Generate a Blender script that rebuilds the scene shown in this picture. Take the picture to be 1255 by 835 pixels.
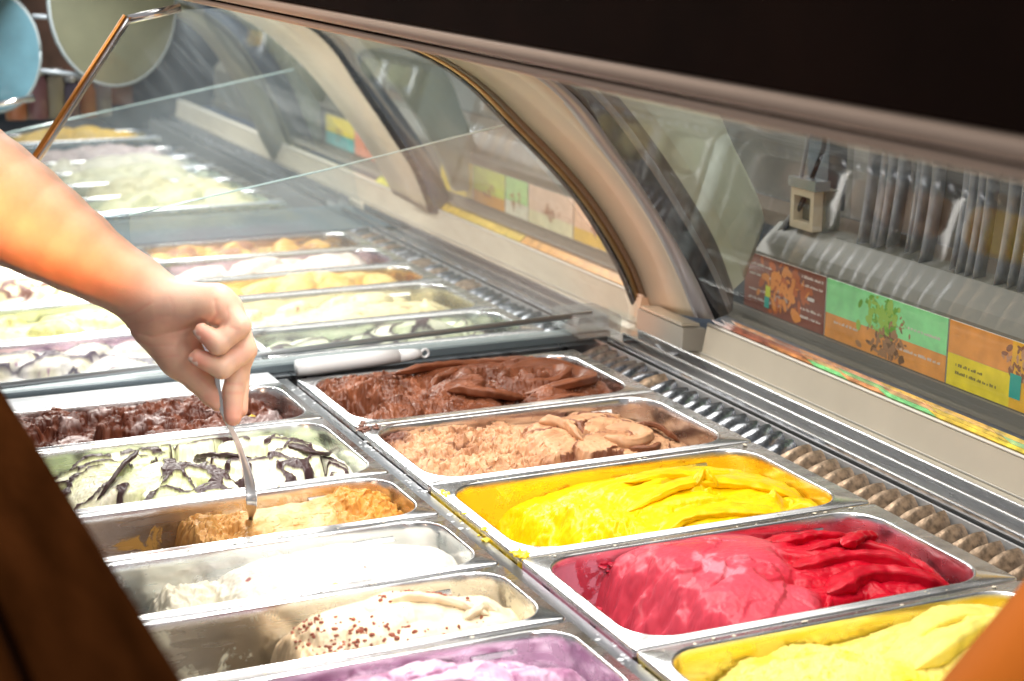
import bpy, math, random
import numpy as np
from mathutils import Vector, Matrix

for o in list(bpy.data.objects):
    bpy.data.objects.remove(o)
SC = bpy.context.scene
COL = SC.collection
random.seed(4)

# ------------------------------------------------------------------ camera
CXP, CYP, FPX = 627.5, 417.5, 2150.0          # photograph 1255 x 835
CAM = np.array([-0.64, 0.0, 0.6])
RW = np.array([[0.91047757, -0.09323205, 0.40291237],
               [-0.4134758, -0.22469281, 0.88235531],
               [0.00826772, -0.96995924, -0.24312696]])   # world = RW @ (right, down, forward)
cd = bpy.data.cameras.new('camera')
cam = bpy.data.objects.new('camera', cd)
COL.objects.link(cam)
R_ = RW[:, 0]; U_ = -RW[:, 1]; B_ = -RW[:, 2]
cam.matrix_world = Matrix(((R_[0], U_[0], B_[0], CAM[0]), (R_[1], U_[1], B_[1], CAM[1]), (R_[2], U_[2], B_[2], CAM[2]), (0, 0, 0, 1)))
cd.sensor_width = 36.0
cd.lens = 36.0 * FPX / 1255.0
cd.clip_start = 0.02
cd.clip_end = 60
cd.dof.use_dof = True
cd.dof.focus_distance = 1.82
cd.dof.aperture_fstop = 6.6
SC.camera = cam

def at(px, py, axis, val):
    """point of the place that the photograph shows at (px, py) on the plane axis = val"""
    d = RW @ np.array([(px - CXP) / FPX, (py - CYP) / FPX, 1.0])
    return CAM + d * (val - CAM[axis]) / d[axis]

# ------------------------------------------------------------------ world, lamps, exposure
w = bpy.data.worlds.new('World'); SC.world = w; w.use_nodes = True
bg = w.node_tree.nodes['Background']
bg.inputs[0].default_value = (0.98, 0.95, 0.94, 1)
bg.inputs[1].default_value = 0.30
SC.view_settings.view_transform = 'Standard'
SC.view_settings.look = 'None'
SC.view_settings.exposure = 0.27
SC.view_settings.gamma = 1.0
SC.view_settings.use_curve_mapping = False
SC.render.film_transparent = False
cy = SC.cycles
cy.use_denoising = True
cy.max_bounces = 8; cy.diffuse_bounces = 3; cy.glossy_bounces = 4; cy.transmission_bounces = 4; cy.transparent_max_bounces = 16
cy.caustics_reflective = False; cy.caustics_refractive = False
cy.sample_clamp_indirect = 6.0

def area(name, loc, target, sx, sy, power, col, spread=math.pi):
    l = bpy.data.lights.new(name, 'AREA'); l.shape = 'RECTANGLE'
    l.size = sx; l.size_y = sy; l.energy = power; l.color = col; l.spread = spread
    o = bpy.data.objects.new(name, l); COL.objects.link(o)
    o.location = loc
    o.rotation_euler = (Vector(target) - Vector(loc)).to_track_quat('-Z', 'Y').to_euler()
    return o
def strip_lamp(name, x, z, y0, y1, width, power, col, tilt):
    l = bpy.data.lights.new(name, 'AREA'); l.shape = 'RECTANGLE'
    l.size = width; l.size_y = y1 - y0; l.energy = power; l.color = col
    o = bpy.data.objects.new(name, l); COL.objects.link(o)
    o.location = (x, (y0 + y1) / 2, z)
    o.rotation_euler = (0, tilt, 0)
    return o
strip_lamp('case_lamp', -0.070, 0.514, 0.35, 2.12, 0.028, 9.5, (1.0, 0.97, 0.92), 0.10)
strip_lamp('far_case_lamp', -0.070, 0.514, 2.30, 3.15, 0.028, 10, (1.0, 0.96, 0.90), 0.0)
area('overhead_fill', (0.42, 1.7, 2.0), (0.25, 1.6, 0), 1.2, 2.2, 9, (1.0, 0.93, 0.84), math.radians(70))  # added overhead fill for highlights through the glass; no fixture seen
area('rim_softbox', (0.2, 5.6, 2.4), (0.0, 2.0, 0), 3.4, 2.2, 26, (0.90, 0.95, 1.0))  # added softbox out of view, gives the steel rims something bright to reflect
area('far_case_fill', (0.0, 4.1, 1.3), (0.0, 4.1, 0), 1.0, 1.2, 52, (1.0, 0.95, 0.86))  # added fill that brightens the far pans
# a warm lamp at the serving side shines across the counter onto the bare forearm
def spot(name, loc, target, energy, col, deg, blend, soft):
    l = bpy.data.lights.new(name, 'SPOT'); l.energy = energy; l.color = col
    l.spot_size = math.radians(deg); l.spot_blend = blend; l.shadow_soft_size = soft
    o = bpy.data.objects.new(name, l); COL.objects.link(o); o.location = loc
    o.rotation_euler = (Vector(target) - Vector(loc)).to_track_quat('-Z', 'Y').to_euler()
spot('warm_lamp', (-1.30, 0.98, 0.66), (-0.435, 1.60, 0.385), 105, (1.0, 0.25, 0.0), 11.5, 0.5, 0.03)
spot('warm_arm_fill', (-1.25, 0.85, 0.49), (-0.34, 1.59, 0.26), 30, (1.0, 0.68, 0.48), 26, 0.9, 0.08)  # added fill, stands in for light bounced onto the arm's underside

# ------------------------------------------------------------------ materials
MATS = {}
def nd(t, typ, **kw):
    n = t.nodes.new(typ)
    for k, v in kw.items(): setattr(n, k, v)
    return n
def mat(name, col=(0.5, 0.5, 0.5), rough=0.5, metal=0.0, bump=0.0, bscale=200, var=0.0, vscale=30, sss=0.0,
        sssr=(1, 0.5, 0.3), attr=None, coat=0.0, emit=None, stretch=(1, 1, 1), spec=0.5, rvar=0.0):
    if name in MATS: return MATS[name]
    m = bpy.data.materials.new(name); m.use_nodes = True; t = m.node_tree
    b = t.nodes['Principled BSDF']
    b.inputs['Base Color'].default_value = (*col, 1)
    b.inputs['Roughness'].default_value = rough; b.inputs['Metallic'].default_value = metal
    b.inputs['Specular IOR Level'].default_value = spec
    if coat: b.inputs['Coat Weight'].default_value = coat; b.inputs['Coat Roughness'].default_value = 0.08
    if sss:
        b.inputs['Subsurface Weight'].default_value = sss
        b.inputs['Subsurface Radius'].default_value = sssr
        b.inputs['Subsurface Scale'].default_value = 0.006
    tc = nd(t, 'ShaderNodeTexCoord'); mp = nd(t, 'ShaderNodeMapping'); mp.inputs['Scale'].default_value = stretch
    t.links.new(tc.outputs['Object'], mp.inputs['Vector'])
    src = None
    if attr:
        a = nd(t, 'ShaderNodeAttribute'); a.attribute_name = attr; src = a.outputs['Color']
    if var or rvar:
        n = nd(t, 'ShaderNodeTexNoise'); n.inputs['Scale'].default_value = vscale; n.inputs['Detail'].default_value = 6
        t.links.new(mp.outputs[0], n.inputs['Vector'])
        if var:
            r = nd(t, 'ShaderNodeMapRange'); r.inputs[1].default_value = 0.3; r.inputs[2].default_value = 0.7
            r.inputs[3].default_value = 1 - var; r.inputs[4].default_value = 1 + var * 0.6
            t.links.new(n.outputs['Fac'], r.inputs[0])
            mx = nd(t, 'ShaderNodeMix', data_type='RGBA', blend_type='MULTIPLY'); mx.inputs[0].default_value = 1
            if src: t.links.new(src, mx.inputs[6])
            else: mx.inputs[6].default_value = (*col, 1)
            t.links.new(r.outputs[0], mx.inputs[7]); src = mx.outputs[2]
        if rvar:
            r2 = nd(t, 'ShaderNodeMapRange'); r2.inputs[1].default_value = 0.3; r2.inputs[2].default_value = 0.7
            r2.inputs[3].default_value = max(0.03, rough - rvar); r2.inputs[4].default_value = rough + rvar
            t.links.new(n.outputs['Fac'], r2.inputs[0]); t.links.new(r2.outputs[0], b.inputs['Roughness'])
    if src: t.links.new(src, b.inputs['Base Color'])
    if bump:
        n2 = nd(t, 'ShaderNodeTexNoise'); n2.inputs['Scale'].default_value = bscale; n2.inputs['Detail'].default_value = 5
        t.links.new(mp.outputs[0], n2.inputs['Vector'])
        bp = nd(t, 'ShaderNodeBump'); bp.inputs['Strength'].default_value = bump; bp.inputs['Distance'].default_value = 0.002
        t.links.new(n2.outputs['Fac'], bp.inputs['Height']); t.links.new(bp.outputs[0], b.inputs['Normal'])
    if emit:
        b.inputs['Emission Color'].default_value = (*emit[:3], 1); b.inputs['Emission Strength'].default_value = emit[3]
    MATS[name] = m
    return m

def steel_smeared(name, smear=None, amt=0.0, seed=0.0, film=None, col=(0.84, 0.85, 0.87), grad=None):
    """pan steel with dried smears of gelato (amt 0..1) and a thin film; grad=(x0, x1): smears fade from x0 to x1"""
    if name in MATS: return MATS[name]
    m = bpy.data.materials.new(name); m.use_nodes = True; t = m.node_tree
    b = t.nodes['Principled BSDF']
    b.inputs['Metallic'].default_value = 1
    tc = nd(t, 'ShaderNodeTexCoord'); mp = nd(t, 'ShaderNodeMapping'); mp.inputs['Location'].default_value = (seed, seed * 1.7, 0)
    t.links.new(tc.outputs['Object'], mp.inputs['Vector'])
    n = nd(t, 'ShaderNodeTexNoise'); n.inputs['Scale'].default_value = 45; n.inputs['Detail'].default_value = 8
    mp2 = nd(t, 'ShaderNodeMapping'); mp2.inputs['Scale'].default_value = (0.35, 1, 2.2)
    t.links.new(mp.outputs[0], mp2.inputs['Vector']); t.links.new(mp2.outputs[0], n.inputs['Vector'])
    rr = nd(t, 'ShaderNodeMapRange'); rr.inputs[1].default_value = 0.35; rr.inputs[2].default_value = 0.7
    rr.inputs[3].default_value = 0.16; rr.inputs[4].default_value = 0.34
    t.links.new(n.outputs['Fac'], rr.inputs[0])
    base = nd(t, 'ShaderNodeMix', data_type='RGBA', blend_type='MIX')
    base.inputs[6].default_value = (*col, 1)
    fc = film if film else tuple(c * 0.82 for c in col)
    base.inputs[7].default_value = (*fc, 1)
    rf = nd(t, 'ShaderNodeMapRange'); rf.inputs[1].default_value = 0.35; rf.inputs[2].default_value = 0.62
    t.links.new(n.outputs['Fac'], rf.inputs[0])
    sep0 = nd(t, 'ShaderNodeSeparateXYZ'); t.links.new(tc.outputs['Object'], sep0.inputs[0])
    zr0 = nd(t, 'ShaderNodeMapRange'); zr0.inputs[1].default_value = -0.0012; zr0.inputs[2].default_value = -0.006
    t.links.new(sep0.outputs['Z'], zr0.inputs[0])
    mz = nd(t, 'ShaderNodeMath', operation='MULTIPLY'); t.links.new(rf.outputs[0], mz.inputs[0]); t.links.new(zr0.outputs[0], mz.inputs[1]); t.links.new(mz.outputs[0], base.inputs[0])
    c0 = nd(t, 'ShaderNodeMix', data_type='RGBA'); c0.inputs[6].default_value = (0.84, 0.85, 0.87, 1); c0.inputs[7].default_value = (*col, 1)
    t.links.new(zr0.outputs[0], c0.inputs[0]); t.links.new(c0.outputs[2], base.inputs[6])
    t.links.new(base.outputs[2], b.inputs['Base Color']); t.links.new(rr.outputs[0], b.inputs['Roughness'])
    n3 = nd(t, 'ShaderNodeTexNoise'); n3.inputs['Scale'].default_value = 400; n3.inputs['Detail'].default_value = 3
    mp3 = nd(t, 'ShaderNodeMapping'); mp3.inputs['Scale'].default_value = (0.1, 1, 1)
    t.links.new(tc.outputs['Object'], mp3.inputs['Vector']); t.links.new(mp3.outputs[0], n3.inputs['Vector'])
    bp = nd(t, 'ShaderNodeBump'); bp.inputs['Strength'].default_value = 0.05; bp.inputs['Distance'].default_value = 0.001
    t.links.new(n3.outputs['Fac'], bp.inputs['Height']); t.links.new(bp.outputs[0], b.inputs['Normal'])
    if amt > 0:
        s = nd(t, 'ShaderNodeBsdfPrincipled'); s.inputs['Base Color'].default_value = (*smear, 1); s.inputs['Roughness'].default_value = 0.45
        n4 = nd(t, 'ShaderNodeTexNoise'); n4.inputs['Scale'].default_value = 28; n4.inputs['Detail'].default_value = 9
        n4.inputs['Roughness'].default_value = 0.62; n4.inputs['Distortion'].default_value = 0.8
        t.links.new(mp.outputs[0], n4.inputs['Vector'])
        th = 0.72 - 0.34 * amt
        ms = nd(t, 'ShaderNodeMapRange'); ms.inputs[1].default_value = th; ms.inputs[2].default_value = th + 0.05
        ms.inputs[4].default_value = 0.9
        t.links.new(n4.outputs['Fac'], ms.inputs[0])
        fac = ms.outputs[0]
        sep = nd(t, 'ShaderNodeSeparateXYZ'); t.links.new(tc.outputs['Object'], sep.inputs[0])
        zr = nd(t, 'ShaderNodeMapRange'); zr.inputs[1].default_value = -0.004; zr.inputs[2].default_value = -0.010
        t.links.new(sep.outputs['Z'], zr.inputs[0])
        mm = nd(t, 'ShaderNodeMath', operation='MULTIPLY'); t.links.new(fac, mm.inputs[0]); t.links.new(zr.outputs[0], mm.inputs[1]); fac = mm.outputs[0]
        if grad:
            gr = nd(t, 'ShaderNodeMapRange'); gr.inputs[1].default_value = grad[0]; gr.inputs[2].default_value = grad[1]
            gr.inputs[3].default_value = 1; gr.inputs[4].default_value = 0
            t.links.new(sep.outputs['X'], gr.inputs[0])
            m2 = nd(t, 'ShaderNodeMath', operation='MULTIPLY'); t.links.new(fac, m2.inputs[0]); t.links.new(gr.outputs[0], m2.inputs[1]); fac = m2.outputs[0]
        mix = nd(t, 'ShaderNodeMixShader'); t.links.new(fac, mix.inputs[0])
        t.links.new(b.outputs[0], mix.inputs[1]); t.links.new(s.outputs[0], mix.inputs[2])
        t.links.new(mix.outputs[0], t.nodes['Material Output'].inputs[0])
    MATS[name] = m
    return m

def glass(name, tint=(0.93, 0.97, 0.97), haze=0.03, hazecol=(0.7, 0.8, 0.85), ior=1.5, rough=0.02, streak=0.0):
    if name in MATS: return MATS[name]
    m = bpy.data.materials.new(name); m.use_nodes = True; t = m.node_tree; t.nodes.remove(t.nodes['Principled BSDF'])
    tr = nd(t, 'ShaderNodeBsdfTransparent'); tr.inputs[0].default_value = (*tint, 1)
    gl = nd(t, 'ShaderNodeBsdfGlossy'); gl.inputs['Roughness'].default_value = rough
    df = nd(t, 'ShaderNodeBsdfDiffuse'); df.inputs[0].default_value = (*hazecol, 1)
    # Schlick reflectance of a thin pane, the same from both sides
    ge = nd(t, 'ShaderNodeNewGeometry'); dt = nd(t, 'ShaderNodeVectorMath', operation='DOT_PRODUCT')
    t.links.new(ge.outputs['Incoming'], dt.inputs[0]); t.links.new(ge.outputs['Normal'], dt.inputs[1])
    ab = nd(t, 'ShaderNodeMath', operation='ABSOLUTE'); t.links.new(dt.outputs['Value'], ab.inputs[0])
    om = nd(t, 'ShaderNodeMath', operation='SUBTRACT'); om.inputs[0].default_value = 1; t.links.new(ab.outputs[0], om.inputs[1])
    pw = nd(t, 'ShaderNodeMath', operation='POWER'); t.links.new(om.outputs[0], pw.inputs[0]); pw.inputs[1].default_value = 5
    r0 = ((ior - 1) / (ior + 1)) ** 2
    fr = nd(t, 'ShaderNodeMath', operation='MULTIPLY_ADD'); t.links.new(pw.outputs[0], fr.inputs[0]); fr.inputs[1].default_value = 1 - r0; fr.inputs[2].default_value = r0
    m1 = nd(t, 'ShaderNodeMixShader'); m1.inputs[0].default_value = haze
    if streak:
        tc = nd(t, 'ShaderNodeTexCoord'); mp = nd(t, 'ShaderNodeMapping'); mp.inputs['Scale'].default_value = (1, 1, 1); mp.inputs['Rotation'].default_value = (0, 0.7, 0)
        mq = nd(t, 'ShaderNodeMapping'); mq.inputs['Scale'].default_value = (14, 14, 2)
        n = nd(t, 'ShaderNodeTexNoise'); n.inputs['Scale'].default_value = 3.0; n.inputs['Detail'].default_value = 6; n.inputs['Distortion'].default_value = 1.2
        t.links.new(tc.outputs['Object'], mp.inputs[0]); t.links.new(mp.outputs[0], mq.inputs[0]); t.links.new(mq.outputs[0], n.inputs['Vector'])
        r = nd(t, 'ShaderNodeMapRange'); r.inputs[1].default_value = 0.45; r.inputs[2].default_value = 0.75; r.inputs[3].default_value = haze; r.inputs[4].default_value = haze + streak
        t.links.new(n.outputs['Fac'], r.inputs[0]); t.links.new(r.outputs[0], m1.inputs[0])
    t.links.new(tr.outputs[0], m1.inputs[1]); t.links.new(df.outputs[0], m1.inputs[2])
    m2 = nd(t, 'ShaderNodeMixShader'); t.links.new(fr.outputs[0], m2.inputs[0])
    t.links.new(m1.outputs[0], m2.inputs[1]); t.links.new(gl.outputs[0], m2.inputs[2])
    t.links.new(m2.outputs[0], t.nodes['Material Output'].inputs[0])
    MATS[name] = m
    return m

# ------------------------------------------------------------------ mesh helpers
def mesh_obj(name, V, F, m, parent=None, smooth=False, attr=None):
    me = bpy.data.meshes.new(name)
    V = np.asarray(V, dtype=np.float32); 
    if isinstance(F, np.ndarray):
        k = F.shape[1]
        me.vertices.add(len(V)); me.vertices.foreach_set('co', V.ravel())
        me.loops.add(F.size); me.loops.foreach_set('vertex_index', F.astype(np.int32).ravel())
        me.polygons.add(len(F)); me.polygons.foreach_set('loop_start', np.arange(0, F.size, k, dtype=np.int32))
        me.update(calc_edges=True)
    else:
        me.from_pydata([tuple(map(float, v)) for v in V], [], F); me.update()
    if smooth: me.polygons.foreach_set('use_smooth', np.ones(len(me.polygons), dtype=bool))
    if attr is not None:
        for an, arr in attr.items():
            ca = me.color_attributes.new(an, 'FLOAT_COLOR', 'POINT')
            a4 = np.ones((len(V), 4), dtype=np.float32); a4[:, :3] = arr
            ca.data.foreach_set('color', a4.ravel())
    if m: me.materials.append(m)
    o = bpy.data.objects.new(name, me); COL.objects.link(o)
    if parent is not None: o.parent = parent
    return o
class MB:
    def __init__(s): s.v = []; s.f = []
    def add(s, V, F):
        n = len(s.v); s.v += [tuple(map(float, p)) for p in V]; s.f += [tuple(i + n for i in f) for f in F]
    def box(s, x0, x1, y0, y1, z0, z1, bev=0.0):
        if bev <= 0:
            V = [(x, y, z) for x in (x0, x1) for y in (y0, y1) for z in (z0, z1)]
            s.add(V, [(0, 1, 3, 2), (4, 6, 7, 5), (0, 4, 5, 1), (2, 3, 7, 6), (0, 2, 6, 4), (1, 5, 7, 3)])
            return
        # bevelled along Y only (an octagonal bar)
        b = bev
        prof = [(x0 + b, z0), (x1 - b, z0), (x1, z0 + b), (x1, z1 - b), (x1 - b, z1), (x0 + b, z1), (x0, z1 - b), (x0, z0 + b)]
        s.prism(prof, y0, y1)
    def prism(s, prof, y0, y1):
        n = len(prof)
        V = [(x, y0, z) for x, z in prof] + [(x, y1, z) for x, z in prof]
        F = [(i, (i + 1) % n, n + (i + 1) % n, n + i) for i in range(n)]
        F += [tuple(range(n - 1, -1, -1)), tuple(range(n, 2 * n))]
        s.add(V, F)
    def tube(s, pts, r, seg=10, flat=1.0, up=(0, 0, 1)):
        pts = [np.array(p, float) for p in pts]; n = len(pts)
        rs = r if hasattr(r, '__len__') else [r] * n
        V = []
        for i, p in enumerate(pts):
            d = pts[min(i + 1, n - 1)] - pts[max(i - 1, 0)]; d /= np.linalg.norm(d) + 1e-12
            a = np.cross(d, up); 
            if np.linalg.norm(a) < 1e-4: a = np.cross(d, (1, 0, 0))
            a /= np.linalg.norm(a); b = np.cross(a, d)
            for k in range(seg):
                t = 2 * math.pi * k / seg
                V.append(p + a * math.cos(t) * rs[i] + b * math.sin(t) * rs[i] * flat)
        F = [(i * seg + k, i * seg + (k + 1) % seg, (i + 1) * seg + (k + 1) % seg, (i + 1) * seg + k) for i in range(n - 1) for k in range(seg)]
        F += [tuple(range(seg - 1, -1, -1)), tuple(range((n - 1) * seg, n * seg))]
        s.add(V, F)
    def build(s, name, m, parent=None, smooth=False):
        return mesh_obj(name, s.v, s.f, m, parent, smooth)
def boxobj(name, x0, x1, y0, y1, z0, z1, m, parent=None, bev=0.0):
    b = MB(); b.box(x0, x1, y0, y1, z0, z1, bev); return b.build(name, m, parent)
def thing(name, label, cat, loc=(0, 0, 0), group=None):
    o = bpy.data.objects.new(name, None); COL.objects.link(o); o.location = loc; o.empty_display_size = 0.05
    o['label'] = label; o['category'] = cat
    if group: o['group'] = group
    return o
def tag(o, label, cat, group=None):
    o['label'] = label; o['category'] = cat
    if group: o['group'] = group
    return o
def struct(o): o['kind'] = 'structure'; return o
def curve(pts, n=28):
    """smooth curve through points (Catmull-Rom, chord resampled)"""
    P = [np.array(p, float) for p in pts]; P = [2 * P[0] - P[1]] + P + [2 * P[-1] - P[-2]]
    out = []
    for i in range(1, len(P) - 2):
        for t in np.linspace(0, 1, 12, endpoint=False):
            p0, p1, p2, p3 = P[i - 1:i + 3]
            out.append(0.5 * ((2 * p1) + (-p0 + p2) * t + (2 * p0 - 5 * p1 + 4 * p2 - p3) * t * t + (-p0 + 3 * p1 - 3 * p2 + p3) * t ** 3))
    out.append(P[-2]); out = np.array(out)
    L = np.r_[0, np.cumsum(np.linalg.norm(np.diff(out, axis=0), axis=1))]
    s = np.linspace(0, L[-1], n)
    return np.stack([np.interp(s, L, out[:, k]) for k in range(3)], 1)
def band(name, curves, m, parent=None, thick=0.012, n=30, smooth=True):
    """a solid skin running through several curves; it gets its thickness away from the camera side (+X, +Z)"""
    C = [curve(c, n) for c in curves]; k = len(C)
    Vf = np.concatenate(C); off = np.array([thick * 0.8, 0, thick * 0.6]) if np.ptp(Vf[4:, 1]) > 0.03 else np.array([0, thick, 0])
    V = np.concatenate([Vf, Vf + off]); N = k * n
    F = []
    for a in range(k - 1):
        for i in range(n - 1):
            q = (a * n + i, a * n + i + 1, (a + 1) * n + i + 1, (a + 1) * n + i)
            F.append(q); F.append(tuple(N + j for j in reversed(q)))
    for i in range(n - 1):
        F.append((i, N + i, N + i + 1, i + 1)); j = (k - 1) * n + i
        F.append((j, j + 1, N + j + 1, N + j))
    for a in range(k - 1):
        p, q = a * n, (a + 1) * n; F.append((p, q, N + q, N + p))
        p, q = p + n - 1, q + n - 1; F.append((p, N + p, N + q, q))
    o = mesh_obj(name, V, F, m, parent, False)
    if smooth:
        o.data.polygons.foreach_set('use_smooth', np.array([len(set(f)) == 4 and (max(f) < N or min(f) >= N) for f in F]))
    return o
def pxs(pts, Y): return [at(x, y, 1, Y) for x, y in pts]

# ------------------------------------------------------------------ noise
_rng = np.random.RandomState(7)
_perm = _rng.permutation(256); _perm = np.concatenate([_perm, _perm, _perm])
_ang = _rng.rand(256) * 2 * np.pi; _gx = np.cos(_ang); _gy = np.sin(_ang)
def pn(x, y, seed=0):
    x = x + seed * 17.31; y = y + seed * 9.77
    xi = np.floor(x).astype(int); yi = np.floor(y).astype(int); xf = x - xi; yf = y - yi
    xi &= 255; yi &= 255
    u = xf * xf * xf * (xf * (xf * 6 - 15) + 10); v = yf * yf * yf * (yf * (yf * 6 - 15) + 10)
    def g(ix, iy, dx, dy):
        h = _perm[_perm[ix & 255] + (iy & 255)]; return _gx[h] * dx + _gy[h] * dy
    a = g(xi, yi, xf, yf); b = g(xi + 1, yi, xf - 1, yf); c = g(xi, yi + 1, xf, yf - 1); d = g(xi + 1, yi + 1, xf - 1, yf - 1)
    return ((a * (1 - u) + b * u) * (1 - v) + (c * (1 - u) + d * u) * v) * 1.5
def fbm(x, y, o=4, seed=0):
    s = 0; a = 0.5
    for i in range(o): s = s + a * pn(x * 2 ** i, y * 2 ** i, seed + i * 3); a *= 0.5
    return s
def ridged(x, y, o=4, seed=0):
    s = 0; a = 0.5
    for i in range(o): s = s + a * (1 - np.abs(pn(x * 2 ** i, y * 2 ** i, seed + i * 3)) * 2.2); a *= 0.5
    return s
def sst(a, b, x): t = np.clip((x - a) / (b - a), 0, 1); return t * t * (3 - 2 * t)

# ------------------------------------------------------------------ the display case
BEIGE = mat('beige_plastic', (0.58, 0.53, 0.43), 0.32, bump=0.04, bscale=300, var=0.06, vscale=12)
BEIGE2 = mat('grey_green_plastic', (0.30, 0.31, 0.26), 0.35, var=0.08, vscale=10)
BLACKR = mat('black_rubber', (0.010, 0.011, 0.014), 0.5, spec=0.15)
DARKBLUE = mat('dark_blue_gasket', (0.032, 0.052, 0.09), 0.35, var=0.3, vscale=20)
CHROME = mat('satin_chrome', (0.72, 0.73, 0.75), 0.22, 1.0, rvar=0.08, vscale=60, stretch=(1, 0.1, 1))
DSTEEL = mat('dark_steel', (0.30, 0.31, 0.33), 0.34, 1.0, rvar=0.1, vscale=60, stretch=(1, 0.1, 1))
BRONZE = mat('bronze_trim', (0.42, 0.28, 0.14), 0.3, 1.0)
FASCIA = mat('dark_fascia', (0.018, 0.007, 0.004), 0.7, var=0.4, vscale=8, spec=0.08)
LIP = mat('beige_lip', (0.88, 0.66, 0.52), 0.35)
GREY = mat('grey_plastic', (0.33, 0.34, 0.33), 0.4, var=0.08, vscale=15)
WELL = mat('well_steel', (0.28, 0.30, 0.33), 0.4, 1.0, rvar=0.12, vscale=30)
PANE = glass('case_glass', (0.965, 0.982, 0.98), 0.02, (0.45, 0.52, 0.55), 1.18, 0.05, streak=0.03)
PANE2 = glass('partition_glass', (0.975, 0.985, 0.985), 0.035, (0.60, 0.70, 0.76), 1.40, 0.04, streak=0.05)
PEDGE = mat('glass_edge', (0.55, 0.72, 0.72), 0.15)

YN, YF = 0.30, 6.2
case = thing('display_case', 'long gelato display case with beige arches, curved glass front and steel rails', 'display case', (0, 0, -0.16))
def C_(o):
    o.parent = case; o.matrix_parent_inverse = Matrix.Translation((0, 0, 0.16)); return o
# top rail: dark fascia above a rounded beige lip, then a thin second lip
b = MB(); b.box(-0.102, -0.086, YN, YF, 0.4985, 0.585, 0.002); C_(b.build('top_rail', FASCIA))
def rod_y(x, z, rx, rz, y0, y1, seg=20):
    b = MB(); b.prism([(x + rx * math.cos(2 * math.pi * k / seg), z + rz * math.sin(2 * math.pi * k / seg)) for k in range(seg)], y0, y1); return b
o = C_(rod_y(-0.097, 0.4922, 0.008, 0.0062, YN, YF).build('upper_lip', LIP, smooth=True))
o = C_(rod_y(-0.096, 0.4853, 0.005, 0.0014, YN, YF).build('rail_groove', FASCIA, smooth=True))
o = C_(rod_y(-0.095, 0.4808, 0.006, 0.0038, YN, YF).build('lower_lip', LIP, smooth=True))
o = C_(boxobj('rail_cover', -0.0855, 0.10, YN, YF, 0.5505, 0.585, FASCIA))
o = C_(boxobj('lamp_housing', -0.0855, 0.02, YN, YF, 0.5155, 0.5235, GREY))

# ribs: profile curves traced at their own depth
def ext(pts, top):     # continue a profile upwards to the top rail
    return [np.array(top, float)] + list(pts)
c_gl = ext(pxs([(545, 85), (622, 155), (700, 238), (752, 320), (779, 382)], 2.19), (0.10, 2.19, 0.452))
c_g1 = ext(pxs([(551, 84), (629, 155), (706, 238), (758, 318), (784, 380)], 2.185), (0.105, 2.185, 0.455))
c_g2 = ext(pxs([(559, 84), (637, 155), (714, 238), (766, 318), (791, 380)], 2.18), (0.11, 2.18, 0.458))
c_g3 = ext(pxs([(570, 86), (648, 155), (724, 238), (774, 318), (799, 382)], 2.17), (0.12, 2.17, 0.46))
c_m = ext(pxs([(610, 93), (694, 165), (758, 240), (805, 320), (828, 385)], 2.08), (0.13, 2.08, 0.47))
c_c0 = ext(pxs([(640, 99), (725, 180), (783, 255), (822, 325), (845, 388)], 2.03), (0.14, 2.03, 0.475))
c_r = ext(pxs([(666, 102), (735, 180), (790, 255), (828, 325), (855, 390)], 1.97), (0.14, 1.97, 0.475))
c_s = ext(pxs([(695, 109), (763, 195), (812, 270), (850, 335), (876, 392)], 1.95), (0.17, 1.95, 0.475))
c_k = ext(pxs([(727, 117), (795, 205), (848, 290), (872, 335), (893, 385)], 1.95), (0.22, 1.95, 0.475))
c_k2 = ext(pxs([(742, 120), (806, 205), (856, 290), (880, 335), (898, 380)], 1.955), (0.25, 1.955, 0.475))
c_2l = ext(pxs([(764, 126), (826, 210), (874, 290), (899, 355)], 1.96), (0.30, 1.96, 0.46))
c_2m = ext(pxs([(796, 132), (850, 200), (896, 268), (913, 320)], 1.99), (0.38, 1.99, 0.45))
c_2r = ext(pxs([(865, 142), (885, 188), (915, 250), (925, 282)], 2.05), (0.52, 2.05, 0.43))
rib = C_(band('end_rib', [c_g3, c_m, c_c0, c_r], BEIGE, n=40))
g = C_(band('rubber_gasket', [c_gl, c_g1], BLACKR, thick=0.006, n=40))
g = C_(band('bronze_trim', [c_g1, c_g2], BRONZE, thick=0.010, n=40))
g = C_(band('rubber_gasket', [c_g2, c_g3], mat('olive_gasket', (0.10, 0.085, 0.06), 0.4), thick=0.006, n=40))
g = C_(band('seam_trim', [c_r, c_s], mat('silver_trim', (0.36, 0.36, 0.38), 0.3, 0.4), thick=0.008, n=40))
g = C_(band('door_seal', [c_s, c_k], BLACKR, thick=0.006, n=40))
g = C_(band('seal_channel', [c_k, c_k2], mat('grey_channel', (0.17, 0.165, 0.16), 0.4, 0.0), thick=0.006, n=40))
g = C_(band('seal_lining', [c_k2, c_2l], mat('dark_lining', (0.08, 0.07, 0.055), 0.5), thick=0.006, n=40))
g = C_(band('rib_reflection', [c_2l, c_2m, c_2r], mat('rib_reflection_green', (0.43, 0.46, 0.35), 0.28), thick=0.02, n=40))  # the rib's reflection in the front glass, modelled as a solid band
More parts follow.
